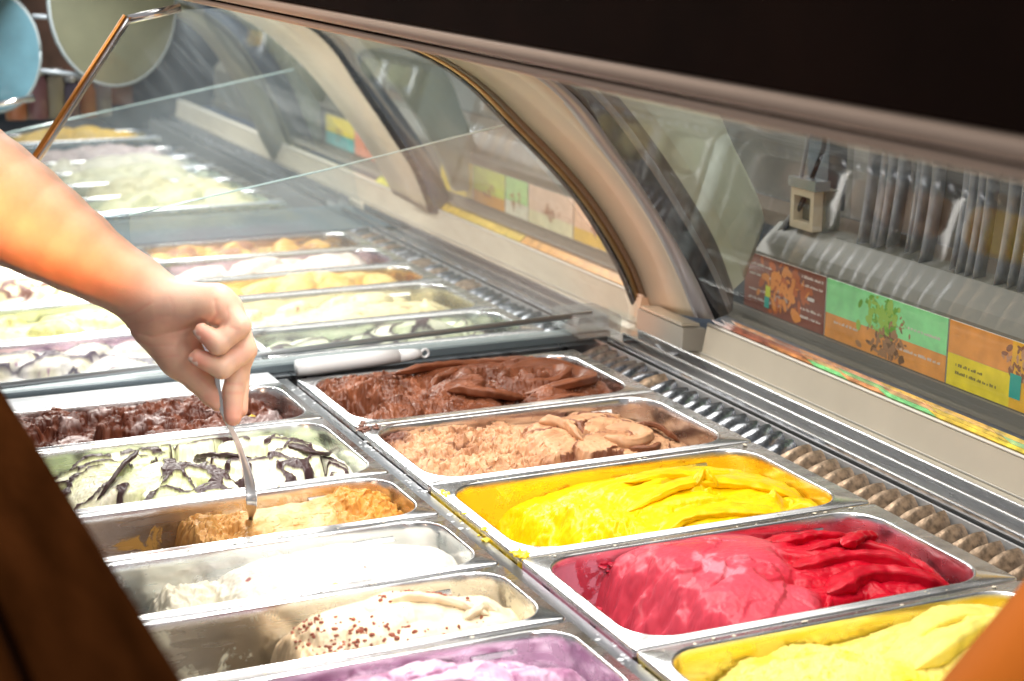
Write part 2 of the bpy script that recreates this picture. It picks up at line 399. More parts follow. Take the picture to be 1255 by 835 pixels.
# ribs of the sections farther along, with their reflections built as bands
A_l = ext(pxs([(310, 30), (370, 80), (420, 140), (455, 190), (482, 238)], 3.05), (0.12, 3.05, 0.45))
A_r = ext(pxs([(392, 45), (440, 110), (482, 172), (508, 215), (526, 262)], 2.95), (0.20, 2.95, 0.45))
A_n = ext(pxs([(425, 52), (478, 120), (520, 180), (545, 225), (556, 262)], 2.95), (0.25, 2.95, 0.45))
B_l = ext(pxs([(452, 60), (500, 125), (540, 190), (558, 235)], 3.05), (0.36, 3.05, 0.45))
B_r = ext(pxs([(540, 80), (568, 140), (588, 190), (602, 232)], 3.05), (0.45, 3.05, 0.45))
C_(band('end_rib', [A_l, A_r], BEIGE)); C_(band('door_seal', [A_r, A_n], DARKBLUE, thick=0.006)); C_(band('rib_reflection', [B_l, B_r], MATS['rib_reflection_green'], thick=0.02))
D_l = ext(pxs([(215, 20), (285, 98), (320, 172), (345, 215)], 3.95), (0.02, 3.95, 0.45))
D_r = ext(pxs([(248, 20), (318, 98), (350, 172), (378, 215)], 3.9), (0.08, 3.9, 0.45))
E_l = ext(pxs([(280, 22), (345, 90), (372, 150), (395, 200)], 3.95), (0.15, 3.95, 0.45))
E_r = ext(pxs([(320, 30), (388, 95), (410, 150), (428, 200)], 3.95), (0.25, 3.95, 0.45))
C_(band('end_rib', [D_l, D_r], BEIGE2)); C_(band('door_seal', [D_r, E_l], DARKBLUE, thick=0.006)); C_(band('rib_reflection', [E_l, E_r], MATS['rib_reflection_green'], thick=0.02))

# curved glass fronts (thin solid panes)
prof = [(0.0, 0.478), (0.17, 0.455), (0.322, 0.376), (0.386, 0.301), (0.447, 0.219), (0.500, 0.145), (0.551, 0.062), (0.568, 0.050)]
def pane(name, y0, y1, m=PANE, prof=prof, dx=0.0):
    a = curve([(x + dx, y0, z) for x, z in prof], 24); c = a.copy(); c[:, 1] = y1
    V = np.concatenate([a, c]); n = 24
    F = [(i, i + 1, n + i + 1, n + i) for i in range(n - 1)]
    return C_(mesh_obj(name, V, F, m, None, True))
pane('curved_glass_pane', 0.32, 1.945)
pane('curved_glass_pane', 2.215, 2.94, dx=0.01); pane('curved_glass_pane', 3.06, 3.88, dx=0.01)

# partition between the first and second section
pf = [(-0.300, -0.02), (-0.285, 0.284), (-0.162, 0.457), (-0.106, 0.468)]
arc = [(p[0], p[2]) for p in curve(c_gl, 24)]
poly = [(-0.46, 0.004), (-0.46, 0.04), (-0.285, 0.284), (-0.162, 0.457), (-0.10, 0.466), (0.0, 0.468)] + arc + [(0.555, 0.004)]
b = MB(); b.prism(poly, 2.177, 2.183); C_(b.build('partition_glass_pane', PANE2))
b = MB(); b.tube([(-0.47, 2.18, 0.024), (-0.287, 2.18, 0.284), (-0.165, 2.18, 0.455)], 0.0042, 10); b.tube([(-0.165, 2.18, 0.455), (-0.10, 2.18, 0.468)], 0.0055, 10)
C_(b.build('partition_edge_trim', CHROME, smooth=True))
b = MB(); b.tube([(-0.477, 2.174, 0.026), (-0.294, 2.174, 0.286), (-0.170, 2.174, 0.460)], 0.0030, 10)
C_(b.build('partition_edge_cap', mat('copper_trim', (0.55, 0.22, 0.05), 0.3, 0.9), smooth=True))
# lower door glass behind it, whose bright top edge climbs to the right
b = MB(); b.tube([(-0.173, 2.19, 0.211), (0.086, 2.19, 0.254), (0.344, 2.19, 0.302)], 0.0011, 6); C_(b.build('inner_glass_edge', PEDGE))
b = MB(); b.prism([(-0.173, 0.01), (-0.173, 0.210), (0.086, 0.253), (0.344, 0.301), (0.44, 0.2), (0.52, 0.1), (0.545, 0.03), (0.545, 0.01)], 2.188, 2.192); C_(b.build('inner_glass_pane', glass('inner_glass', (0.98, 0.985, 0.985), 0.12, (0.74, 0.78, 0.78), 1.25, 0.05)))
C_(boxobj('partition_base', -0.47, 0.50, 2.138, 2.176, -0.06, -0.006, DSTEEL))
b = MB(); b.box(-0.47, 0.50, 2.158, 2.168, -0.0055, 0.004); C_(b.build('partition_frame', mat('teal_frame', (0.22, 0.27, 0.30), 0.3, 0.5)))
C_(boxobj('partition_sill', -0.47, 0.50, 2.1685, 2.2, -0.0055, 0.0025, mat('pale_sill', (0.46, 0.52, 0.54), 0.3, 0.4)))
b = MB(); b.tube([(-0.47, 2.16, 0.0105), (0.47, 2.16, 0.032)], 0.004, 10, 1.0); C_(b.build('partition_rail', mat('satin_rail', (0.45, 0.48, 0.50), 0.3, 0.8), smooth=True))
b = MB(); b.box(-0.47, -0.01, 2.094, 2.148, -0.012, -0.001); C_(b.build('white_ledge', mat('white_enamel', (0.72, 0.76, 0.80), 0.3)))
b = MB(); b.box(0.435, 0.505, 2.135, 2.215, 0.004, 0.034, 0.004); C_(b.build('hinge_block', glass('clear_plastic', (0.85, 0.9, 0.9), 0.25, (0.5, 0.55, 0.58), 1.4, 0.1)))
# second and third partitions
pf2 = [(-0.44, 0.0), (-0.36, 0.14), (-0.165, 0.178), (-0.016, 0.206), (0.396, 0.279), (0.50, 0.14), (0.53, 0.0)]
b = MB(); b.prism(pf2, 3.298, 3.302); C_(b.build('partition_glass_pane', glass('hazy_glass', (0.96, 0.98, 0.99), 0.05, (0.60, 0.72, 0.78), 1.3, 0.05, streak=0.03)))
b = MB(); b.tube([(-0.36, 3.3, 0.142), (-0.165, 3.3, 0.178), (0.396, 3.3, 0.279)], 0.0016, 6); C_(b.build('inner_glass_edge', PEDGE))
C_(boxobj('partition_base', -0.5, 0.52, 3.10, 3.36, -0.05, -0.004, mat('blue_grey_shelf', (0.12, 0.17, 0.20), 0.35, 0.3)))
# well floor, rails, ledge
struct_ = C_(boxobj('well_floor', -0.55, 0.57, YN, YF, -0.160, -0.150, WELL))
C_(boxobj('divider_bar', -0.0065, 0.0105, YN, 2.13, -0.03, -0.0075, DSTEEL)); C_(boxobj('divider_bar', -0.0065, 0.0105, 2.205, 3.09, -0.03, -0.0075, DSTEEL))
for x in (0.482, 0.506, 0.530):
    for y0, y1 in ((YN, 2.13), (2.22, 3.28), (3.37, 4.9)):
        b = MB(); zt = 0.006 + (x - 0.482) * 0.1; b.prism([(x - 0.0008, -0.012), (x + 0.0008, -0.012), (x + 0.0009, zt - 0.003), (x + 0.0015, zt - 0.0012), (x + 0.0008, zt), (x - 0.0008, zt), (x - 0.0015, zt - 0.0012), (x - 0.0009, zt - 0.003)], y0, y1)
        C_(b.build('rail', CHROME))
C_(boxobj('rail_bed', 0.4765, 0.556, YN, 4.9, -0.020, -0.0125, mat('brushed_bed', (0.42, 0.42, 0.42), 0.42, 0.25, rvar=0.1, vscale=60, stretch=(1, 0.1, 1))))
C_(boxobj('rail_side', 0.4735, 0.4765, YN, 4.9, -0.06, -0.004, MATS['brushed_bed']))
def ledge(y0, y1):
    b = MB(); b.prism([(0.5405, -0.02), (0.5475, -0.02), (0.5475, 0.001), (0.556, 0.044), (0.553, 0.050), (0.541, 0.006)][::-1], y0, y1)
    b2 = MB(); b2.prism([(0.541, -0.0235), (0.575, -0.0235), (0.575, 0.046), (0.556, 0.046), (0.548, 0.006), (0.541, -0.001)], y0, y1)
    C_(b2.build('front_ledge', BEIGE))
    b = MB(); b.box(0.5555, 0.560, y0, y1, 0.0465, 0.0495, 0.001); C_(b.build('ledge_trim', mat('white_trim', (0.70, 0.68, 0.62), 0.3)))
    b = MB(); b.box(0.545, 0.5465, y0, y1, 0.009, 0.0105); C_(b.build('ledge_seam', mat('seam_grey', (0.62, 0.60, 0.54), 0.4)))
ledge(YN, 1.985); ledge(2.17, 4.9)
# latch on the foot of the rib
lt = MB(); lt.prism([(0.530, 0.008), (0.566, 0.004), (0.566, 0.036), (0.530, 0.040)], 2.005, 2.135); C_(lt.build('latch_cover', mat('latch_grey', (0.42, 0.40, 0.35), 0.4)))
lt = MB(); lt.prism([(0.532, 0.0415), (0.560, 0.0385), (0.560, 0.0425), (0.532, 0.0455)], 2.012, 2.128); C_(lt.build('latch_plate', BEIGE))
lt = MB(); lt.tube([(0.5285, 2.02, 0.000), (0.5285, 2.05, -0.008), (0.5285, 2.075, -0.001)], 0.0035, 8); C_(lt.build('latch_bolt', DSTEEL, smooth=True))
C_(boxobj('rib_foot', 0.532, 0.60, 1.988, 2.168, -0.02, 0.0035, BEIGE))
# dark gutter between ledge and its reflection; mirrored ledge and cooling fins, built solid
C_(boxobj('dark_gutter', 0.5755, 0.664, YN, 4.9, 0.018, 0.026, DARKBLUE))
C_(boxobj('gutter_edge', 0.655, 0.6595, YN, 4.9, 0.0265, 0.049, mat('gutter_grey', (0.16, 0.15, 0.12), 0.4)))
sh = MB(); sh.prism([(0.6625, 0.027), (0.70, 0.027), (0.735, 0.160), (0.735, 0.172), (0.700, 0.170), (0.672, 0.145), (0.6625, 0.132)], YN, 2.04); C_(sh.build('ledge_reflection', mat('grey_panel', (0.14, 0.142, 0.12), 0.45, var=0.05, vscale=6)))
sh = MB(); sh.prism([(0.6625, 0.027), (0.70, 0.027), (0.735, 0.160), (0.735, 0.172), (0.700, 0.170), (0.672, 0.145), (0.6625, 0.132)], 2.30, 4.9); C_(sh.build('ledge_reflection', MATS['grey_panel']))
C_(boxobj('reflected_grille_back', 0.80, 0.82, YN, 4.9, 0.172, 0.60, mat('grille_dark', (0.18, 0.185, 0.17), 0.5, var=0.4, vscale=9)))
C_(boxobj('reflected_grille_sill', 0.7355, 0.80, YN, 4.9, 0.150, 0.1705, mat('sill_brown', (0.12, 0.095, 0.07), 0.5)))
fmesh = None
gm = mat('fin_reflection_metal', (0.45, 0.50, 0.55), 0.35, 0.5, var=0.5, vscale=22)  # cooling fins as mirrored in the curved glass, modelled as real blades
for i in range(46):
    y = 0.94 + i * 0.0205
    if fmesh is None:
        b = MB(); n = 9
        P0 = [(0.70 + 0.012 * math.sin(k / 8 * 2.4), 0.003 * math.sin(k / 8 * 3.0) - 0.004 * k / 8, 0.169 + 0.165 * k / 8) for k in range(n)]
        V = []
        for x, yy, z in P0: V += [(x, yy - 0.0009, z), (x + 0.022, yy + 0.002, z + 0.004), (x + 0.022, yy + 0.0034, z + 0.004), (x, yy + 0.0009, z)]
        F = [(4 * k + j, 4 * k + (j + 1) % 4, 4 * k + 4 + (j + 1) % 4, 4 * k + 4 + j) for k in range(n - 1) for j in range(4)] + [(3, 2, 1, 0), (4 * n - 4, 4 * n - 3, 4 * n - 2, 4 * n - 1)]
        b.add(V, F); f0 = b.build('fin_reflection', gm, None, True); fmesh = f0.data; f = f0
    else:
        f = bpy.data.objects.new('fin_reflection', fmesh); COL.objects.link(f)
    f.parent = case; f.location = (0, y, 0.16)
    f.rotation_euler = (0, 0, random.uniform(-0.05, 0.05)); f.scale = (1, 1, random.uniform(0.96, 1.05))
# the grey door hinge with its cream catch at the end of the mirrored fins
cb = MB()
for (y0, y1, z0, z1) in ((1.945, 1.953, 0.171, 0.226), (1.992, 2.000, 0.171, 0.226), (1.953, 1.992, 0.171, 0.181), (1.953, 1.992, 0.216, 0.226)):
    cb.box(0.690, 0.705, y0, y1, z0, z1)
C_(cb.build('door_catch_frame', mat('cream_plastic', (0.62, 0.56, 0.42), 0.4)))
C_(boxobj('door_catch_cap', 0.688, 0.712, 1.94, 2.005, 0.2265, 0.240, mat('catch_steel', (0.45, 0.5, 0.52), 0.25, 0.8)))
C_(boxobj('door_catch_core', 0.706, 0.73, 1.94, 2.005, 0.172, 0.226, mat('catch_dark', (0.10, 0.12, 0.09), 0.5)))
C_(boxobj('door_post', 0.74, 0.775, 1.80, 1.93, 0.19, 0.45, GREY))
C_(boxobj('door_post', 0.735, 0.765, 1.98, 2.03, 0.19, 0.45, mat('blue_grey_post', (0.12, 0.16, 0.19), 0.3)))
b = MB(); b.tube([(0.69, 2.03, 0.14), (0.70, 1.99, 0.20), (0.715, 1.965, 0.28), (0.72, 1.955, 0.40)], 0.0035, 8); C_(b.build('door_cable', BLACKR, smooth=True))
b = MB(); b.tube([(0.685, 2.045, 0.135), (0.70, 2.005, 0.19), (0.705, 1.99, 0.28), (0.71, 1.985, 0.40)], 0.003, 8); C_(b.build('door_cable', mat('grey_cable', (0.3, 0.33, 0.35), 0.3), smooth=True))

# cooling fins between the right-hand pans and the rails
fin_m = [mat('fin_brown', (0.36, 0.26, 0.18), 0.36, 0.55, var=0.7, vscale=110, bump=0.3, bscale=400), mat('fin_dark', (0.34, 0.36, 0.40), 0.2, 0.95, var=0.6, vscale=90, bump=0.2, bscale=300)]
def fin_mesh(seed):
    """one louvre scoop: a thick slanting blade, its upper edge at the rail side, with turned-down ends"""
    rr = random.Random(seed); n, m_ = 6, 7; V = []
    for k in range(n):
        t = k / (n - 1)
        for j in range(m_):
            u = j / (m_ - 1)
            y = -0.0165 * t + 0.009 * u + 0.0012 * math.sin(u * 5 + seed)
            z = 0.003 - 0.021 * t ** 1.8 + 0.002 * math.sin(math.pi * u) - 0.006 * (1 - u) ** 2 * (1 - 0.5 * t) + rr.uniform(-0.0002, 0.0002)
            x = 0.001 + 0.048 * u
            V.append((x, y, z))
    N = len(V); V += [(x, y + 0.0045, z - 0.0060 - (0.004 if 0 < x < 0.006 else 0)) for x, y, z in V]; F = []
    for k in range(n - 1):
        for j in range(m_ - 1):
            q = (k * m_ + j, (k + 1) * m_ + j, (k + 1) * m_ + j + 1, k * m_ + j + 1); F.append(q); F.append(tuple(N + i for i in reversed(q)))
        for j in (0, m_ - 1):
            q = (k * m_ + j, N + k * m_ + j, N + (k + 1) * m_ + j, (k + 1) * m_ + j); F.append(q if j == 0 else q[::-1])
    for j in range(m_ - 1):
        F.append((j, j + 1, N + j + 1, N + j)); e = (n - 1) * m_ + j; F.append((e, N + e, N + e + 1, e + 1))
    o = mesh_obj('cooling_fin', V, F, None, None, True)
    md = o.modifiers.new('split', 'EDGE_SPLIT'); md.split_angle = math.radians(50); return o
protos = [fin_mesh(s) for s in range(4)]
for p in protos: p.data.materials.append(fin_m[0])
protos_d = []
for p in protos:
    q = p.copy(); q.data = p.data.copy(); q.data.materials[0] = fin_m[1]; COL.objects.link(q); protos_d.append(q)
k = 0
fins = [(0.93 + i * 0.0278) for i in range(43)] + [(2.235 + i * 0.028) for i in range(31)]
usedp = set()
for y in fins:
    dark = (1.62 < y) and not (random.random() < 0.15)
    src = random.choice(protos_d if dark else protos)
    if src.name in usedp: f = src.copy(); COL.objects.link(f)
    else: f = src; usedp.add(src.name)
    f.parent = case; f.location = (0.4195 + random.uniform(-0.001, 0.001), y, 0.16 - 0.005)
    f.rotation_euler = (random.uniform(-0.12, 0.12), random.uniform(-0.05, 0.05), random.uniform(-0.07, 0.07))
for p in protos + protos_d:
    if p.name not in usedp: bpy.data.objects.remove(p)
C_(boxobj('fin_tray', 0.4165, 0.473, YN, 3.1, -0.062, -0.052, BLACKR))
cheek = MB(); cheek.add([(0, 0, 0), (0, -0.019, -0.012), (0, -0.006, -0.022), (0.0012, 0, 0), (0.0012, -0.019, -0.012), (0.0012, -0.006, -0.022)], [(0, 2, 1), (3, 4, 5), (0, 1, 4, 3), (1, 2, 5, 4), (2, 0, 3, 5)])
c0 = cheek.build('fin_cheek', mat('cheek_steel', (0.75, 0.80, 0.86), 0.25, 0.6)); first = True
for y in fins:
    c1 = c0 if first else c0.copy()
    if not first: COL.objects.link(c1)
    first = False; c1.parent = case; c1.location = (0.4175, y - 0.004, 0.16 - 0.008); c1.rotation_euler = (0, 0, random.uniform(-0.5, -0.1)); c1.scale = (1, 1, random.uniform(0.7, 1.1))

# ------------------------------------------------------------------ flavour cards mirrored in the glass, built solid beyond it
def card(y0, y1, z0, z1, regions, label, group=None, x=0.6612, blobs=(), lines=(), tagp=None):
    t = thing('card_reflection', label, 'card', (x, (y0 + y1) / 2, z0), group)
    def L(y): return y - (y0 + y1) / 2
    boxobj('card_board', -0.0008, 0.0008, L(y0), L(y1), 0, z1 - z0, mat('card_white', (0.7, 0.7, 0.65), 0.3), t)
    for i, (a, c, p, q, col) in enumerate(regions):      # fractions along the card (a..c from the far end) and up it
        ya = y1 - (y1 - y0) * a; yb = y1 - (y1 - y0) * c; H = z1 - z0
        col = tuple(min(0.95, v * 1.25) for v in col); cm = mat('card_ink_%d_%d_%d' % tuple(int(v * 99) for v in col), col, 0.35, var=0.15, vscale=40)
        boxobj('printed_panel', -0.0014, -0.0009, L(yb), L(ya), H * p, H * q, cm, t)
    rr = random.Random(int(y0 * 1000))
    for (cy_, cz, r, cols, n) in blobs:                  # printed picture of nuts and leaves: flat ink shapes
        H = z1 - z0
        for ci, col in enumerate(cols):
            b = MB()
            for i in range(int(n * 2.2)):
                yy = y1 - (y1 - y0) * cy_ + rr.gauss(0, r * 0.5); zz = H * cz + rr.gauss(0, r * 0.33); a = rr.uniform(0, 3.14); s1 = r * rr.uniform(0.07, 0.24); s2 = s1 * rr.uniform(0.25, 0.7)
                zz = min(max(zz, s1), H - s1)
                xx = -0.0016 - 0.0001 * rr.random() - 0.0002 * ci
                V = [(xx, L(yy) + s1 * math.cos(q) * math.cos(a) - s2 * math.sin(q) * math.sin(a), zz + s1 * math.cos(q) * math.sin(a) + s2 * math.sin(q) * math.cos(a)) for q in np.linspace(0, 2 * math.pi, 9)[:-1]]
                b.add(V, [tuple(range(8))])
            pm = mat('card_ink_%d_%d_%d' % tuple(int(v * 99) for v in col), col, 0.35)
            b.build('printed_picture', pm, t)
    if lines:
        b = MB()
        for (a, c, z, col) in lines:
            y = y1 - (y1 - y0) * a; ye = y1 - (y1 - y0) * c; H = z1 - z0
            while y > ye:
                wdt = rr.uniform(0.0012, 0.003)
                hh = rr.choice((0.0022, 0.003, 0.0036))
                b.box(-0.0017, -0.0015, L(y - wdt), L(y), H * z, H * z + hh); y -= wdt + rr.choice((0.0008, 0.0008, 0.003))
        b.build('printed_lettering', mat('card_text_' + lines[0][3], {'w': (0.75, 0.68, 0.6), 'd': (0.25, 0.2, 0.05)}[lines[0][3]], 0.4), t)
    if tagp:
        for (a, c, p, q, col) in tagp:
            ya = y1 - (y1 - y0) * a; yb = y1 - (y1 - y0) * c; H = z1 - z0
            boxobj('printed_label', -0.0021, -0.0019, L(yb), L(ya), H * p, H * q, mat('label_ink_%d_%d_%d' % tuple(int(v * 99) for v in col), col, 0.35), t)
    return t
BR = (0.20, 0.055, 0.028); OR = (0.72, 0.30, 0.06); GRN = (0.25, 0.72, 0.30); YE = (0.85, 0.62, 0.02)
ZC0, ZC1 = 0.0505, 0.128
lw = [(0.06, 0.34, z, 'w') for z in (0.80, 0.62, 0.34, 0.18)] + [(0.72, 0.97, z, 'w') for z in (0.86, 0.72, 0.30, 0.16)]
card(1.864, 2.06, ZC0, ZC1, [(0, 1, 0, 1, BR)], 'reflection of a dark brown flavour card with orange flames of print, at the foot of the arch', x=0.6612,
     blobs=[(0.50, 0.55, 0.050, [(0.55, 0.13, 0.02), (0.80, 0.30, 0.05)], 22), (0.44, 0.3, 0.02, [(0.45, 0.38, 0.33)], 9)], lines=lw,
     tagp=[(0.27, 0.33, 0.10, 0.30, (0.02, 0.45, 0.36)), (0.28, 0.34, 0.305, 0.50, (0.65, 0.80, 0.05)), (0.80, 0.88, 0.50, 0.56, (0.8, 0.78, 0.75))])
card(1.612, 1.861, ZC0, ZC1, [(0, 1, 0.42, 1, GRN), (0, 1, 0, 0.415, OR)], 'reflection of a card with pale green upper half and orange lower half, pistachios printed between',
     blobs=[(0.50, 0.66, 0.034, [(0.15, 0.45, 0.02), (0.35, 0.62, 0.08)], 26), (0.55, 0.28, 0.034, [(0.20, 0.10, 0.04), (0.42, 0.22, 0.10)], 20), (0.63, 0.62, 0.016, [(0.45, 0.22, 0.10)], 8)],
     lines=[(0.08, 0.30, 0.28, 'w'), (0.62, 0.95, 0.24, 'w'), (0.70, 0.95, 0.62, 'w')])
card(1.30, 1.609, ZC0, ZC1, [(0, 0.36, 0.5, 1, OR), (0, 0.36, 0, 0.495, YE), (0.36, 1, 0, 1, (0.82, 0.42, 0.02))], 'reflection of an orange and yellow card with a small teal square, at the right edge of the picture',
     blobs=[(0.44, 0.72, 0.030, [(0.30, 0.12, 0.05), (0.60, 0.32, 0.18)], 18), (0.62, 0.40, 0.05, [(0.85, 0.62, 0.04), (0.85, 0.25, 0.03)], 14)],
     lines=[(0.05, 0.20, 0.32, 'd'), (0.05, 0.28, 0.20, 'd')], tagp=[(0.36, 0.42, 0.16, 0.52, (0.02, 0.42, 0.34))])
card(0.98, 1.297, ZC0, ZC1, [(0, 1, 0, 1, (0.82, 0.42, 0.02))], 'reflection of an orange card beyond the right edge of the picture')
FC = [(2.40, 2.60, [(0, 1, 0.4, 1, (0.85, 0.50, 0.34)), (0, 1, 0, 0.395, (0.85, 0.50, 0.03))], 'reflection of a pink and orange card nearest the arch in the second section'),
      (2.605, 2.78, [(0, 1, 0.42, 1, (0.85, 0.55, 0.42)), (0, 1, 0, 0.415, (0.80, 0.72, 0.45))], 'reflection of a pale pink card with cream lower half behind the first partition'),
      (2.785, 2.88, [(0, 1, 0.45, 1, (0.40, 0.72, 0.30)), (0, 1, 0, 0.445, (0.78, 0.78, 0.62))], 'reflection of a narrow green and cream card in the second section'),
      (2.885, 3.03, [(0, 1, 0.4, 1, (0.62, 0.75, 0.12)), (0, 1, 0, 0.395, (0.82, 0.35, 0.04))], 'reflection of a lime green card above a band of orange'),
      (3.035, 3.19, [(0, 1, 0, 1, (0.75, 0.58, 0.04))], 'reflection of a plain mustard yellow card beside the second arch'),
      (3.34, 3.52, [(0, 1, 0.5, 1, (0.50, 0.65, 0.12)), (0, 1, 0, 0.495, (0.75, 0.30, 0.16))], 'reflection of a green and brick red card beyond the second arch'),
      (3.525, 3.70, [(0, 1, 0, 1, (0.80, 0.28, 0.16))], 'reflection of a brick red card beyond the second arch'),
      (3.705, 3.90, [(0, 1, 0.5, 1, (0.80, 0.62, 0.05)), (0, 1, 0, 0.495, (0.10, 0.42, 0.40))], 'reflection of a yellow card with teal lower half beyond the second arch'),
      (3.95, 4.2, [(0, 1, 0, 1, (0.75, 0.40, 0.12))], 'reflection of the farthest orange card by the third arch')]
for y0, y1, rg, lb in FC:
    card(y0, y1, 0.040, 0.116, rg, lb, blobs=[(0.5, 0.5, 0.03, [(0.45, 0.2, 0.1)], 8)])
# thin printed strip lying along the top of the ledge
t = thing('printed_strip', 'long thin multicoloured strip lying along the top of the beige ledge, right of the arch', 'card strip', (0.567, 1.5, 0.0505))
cols = [(0.30, 0.10, 0.06), (0.55, 0.22, 0.08), (0.20, 0.60, 0.22), (0.70, 0.30, 0.12), (0.25, 0.65, 0.30), (0.80, 0.55, 0.05), (0.75, 0.60, 0.05), (0.80, 0.45, 0.05), (0.30, 0.62, 0.30), (0.8, 0.6, 0.1)]
i = 0
rs = random.Random(2)
for row in range(3):
    yy = 1.972 - 0.02 * row
    x0s, x1s = -0.006 + row * 0.0038, -0.0024 + row * 0.0038; z0s, z1s = row * 0.0030, (row + 1) * 0.0030 - 0.0003
    for L_, ci in zip([0.12, 0.075, 0.085, 0.09, 0.08, 0.10, 0.09, 0.07, 0.10, 0.3], [(0, 1, 2, 3, 2, 5, 6, 5, 9, 5), (0, 0, 3, 2, 3, 5, 8, 5, 2, 5), (1, 0, 1, 3, 7, 7, 5, 9, 5, 6)][row]):
        c = cols[ci]; L_ *= rs.uniform(0.8, 1.2); y = yy - 1.5
        V = [(x0s, y, z0s), (x1s, y + 0.02, z1s), (x1s, y - L_ + 0.02, z1s), (x0s, y - L_, z0s)]
        V += [(x + 0.0008, y_, z - 0.0012) for x, y_, z in V]
        mesh_obj('strip_panel', V, [(0, 1, 2, 3), (7, 6, 5, 4), (0, 4, 5, 1), (1, 5, 6, 2), (2, 6, 7, 3), (3, 7, 4, 0)], mat('strip_ink_%d' % ci, c, 0.35, var=0.6, vscale=55, stretch=(1, 1, 3)), t)
        yy -= L_ + 0.0015
t2 = thing('printed_strip', 'thin orange and yellow strip on the ledge behind the partition glass', 'card strip', (0.567, 2.8, 0.0505))
for i, (a, c, col) in enumerate([(2.2, 2.6, (0.6, 0.3, 0.06)), (2.605, 2.95, (0.62, 0.45, 0.06)), (2.955, 3.3, (0.55, 0.55, 0.08))]):
    V = [(-0.006, a - 2.8, 0), (-0.006, c - 2.8, 0), (0.005, c - 2.8, 0.009), (0.005, a - 2.8, 0.009)]
    V += [(x + 0.0008, y, z - 0.0012) for x, y, z in V]
    mesh_obj('strip_panel', V, [(3, 2, 1, 0), (4, 5, 6, 7), (1, 5, 4, 0), (2, 6, 5, 1), (3, 7, 6, 2), (0, 4, 7, 3)], mat('strip_inkb_%d' % i, col, 0.35, var=0.4, vscale=55), t2)

# ------------------------------------------------------------------ dark counter board, orange post
WOOD = mat('dark_board', (0.062, 0.019, 0.005), 0.85, var=0.5, vscale=9, stretch=(6, 1, 1), bump=0.15, bscale=40, spec=0.0)
bt = thing('counter_board', 'dark brown grooved board running along the lower left corner, out of focus', 'board', (-0.49, 0.9, 0.27))
def bb(n, x0, x1, z0, z1, m): o = boxobj(n, x0 + 0.49, x1 + 0.49, -0.75, 1.2, z0 - 0.27, z1 - 0.27, m, bt, 0.0012); return o
bb('board_edge', -0.545, -0.4905, 0.268, 0.300, WOOD)
bb('board_groove', -0.549, -0.5455, 0.268, 0.294, mat('groove_black', (0.008, 0.004, 0.003), 0.9, spec=0.0))
bb('board_panel', -0.562, -0.5495, 0.268, 0.299, WOOD)
bb('board_groove', -0.567, -0.5625, 0.268, 0.292, MATS['groove_black'])
bb('board_panel', -0.75, -0.5675, 0.268, 0.298, mat('darker_board', (0.035, 0.013, 0.007), 0.85, var=0.4, vscale=12, stretch=(6, 1, 1), spec=0.0))
# orange post close to the lens, lower right
OM = mat('orange_lacquer', (0.24, 0.058, 0.001), 0.7, spec=0.1)
p0, p1 = at(1130, 870, 1, 0.75), at(1275, 695, 1, 0.75)
n_ = (p1 - p0) / np.linalg.norm(p1 - p0); fw = RW[:, 2]; sd = np.cross(n_, fw)
if sd[2] > 0: sd = -sd
b = MB(); b.tube([p0 + sd * 0.042 - n_ * 0.25, p0 + sd * 0.042, p1 + sd * 0.042, p1 + sd * 0.042 + n_ * 0.10], 0.042, 24)
o = b.build('orange_handle', OM, None, True); tag(o, 'blurred bright orange rounded handle crossing the lower right corner', 'handle')

# ------------------------------------------------------------------ shop behind
struct(boxobj('shop_floor', -6, 8, -3, 14, -0.95, -0.90, mat('floor_tile', (0.12, 0.10, 0.09), 0.5)))
struct(boxobj('shop_back_wall', -6, 8, 7.2, 7.4, -0.9, 3.2, mat('dark_wall', (0.03, 0.048, 0.07), 0.6, var=0.5, vscale=1.5)))
struct(boxobj('shop_side_wall', 2.6, 2.8, -3, 7.2, -0.9, 3.2, mat('side_wall', (0.10, 0.12, 0.13), 0.6, var=0.5, vscale=1.2)))

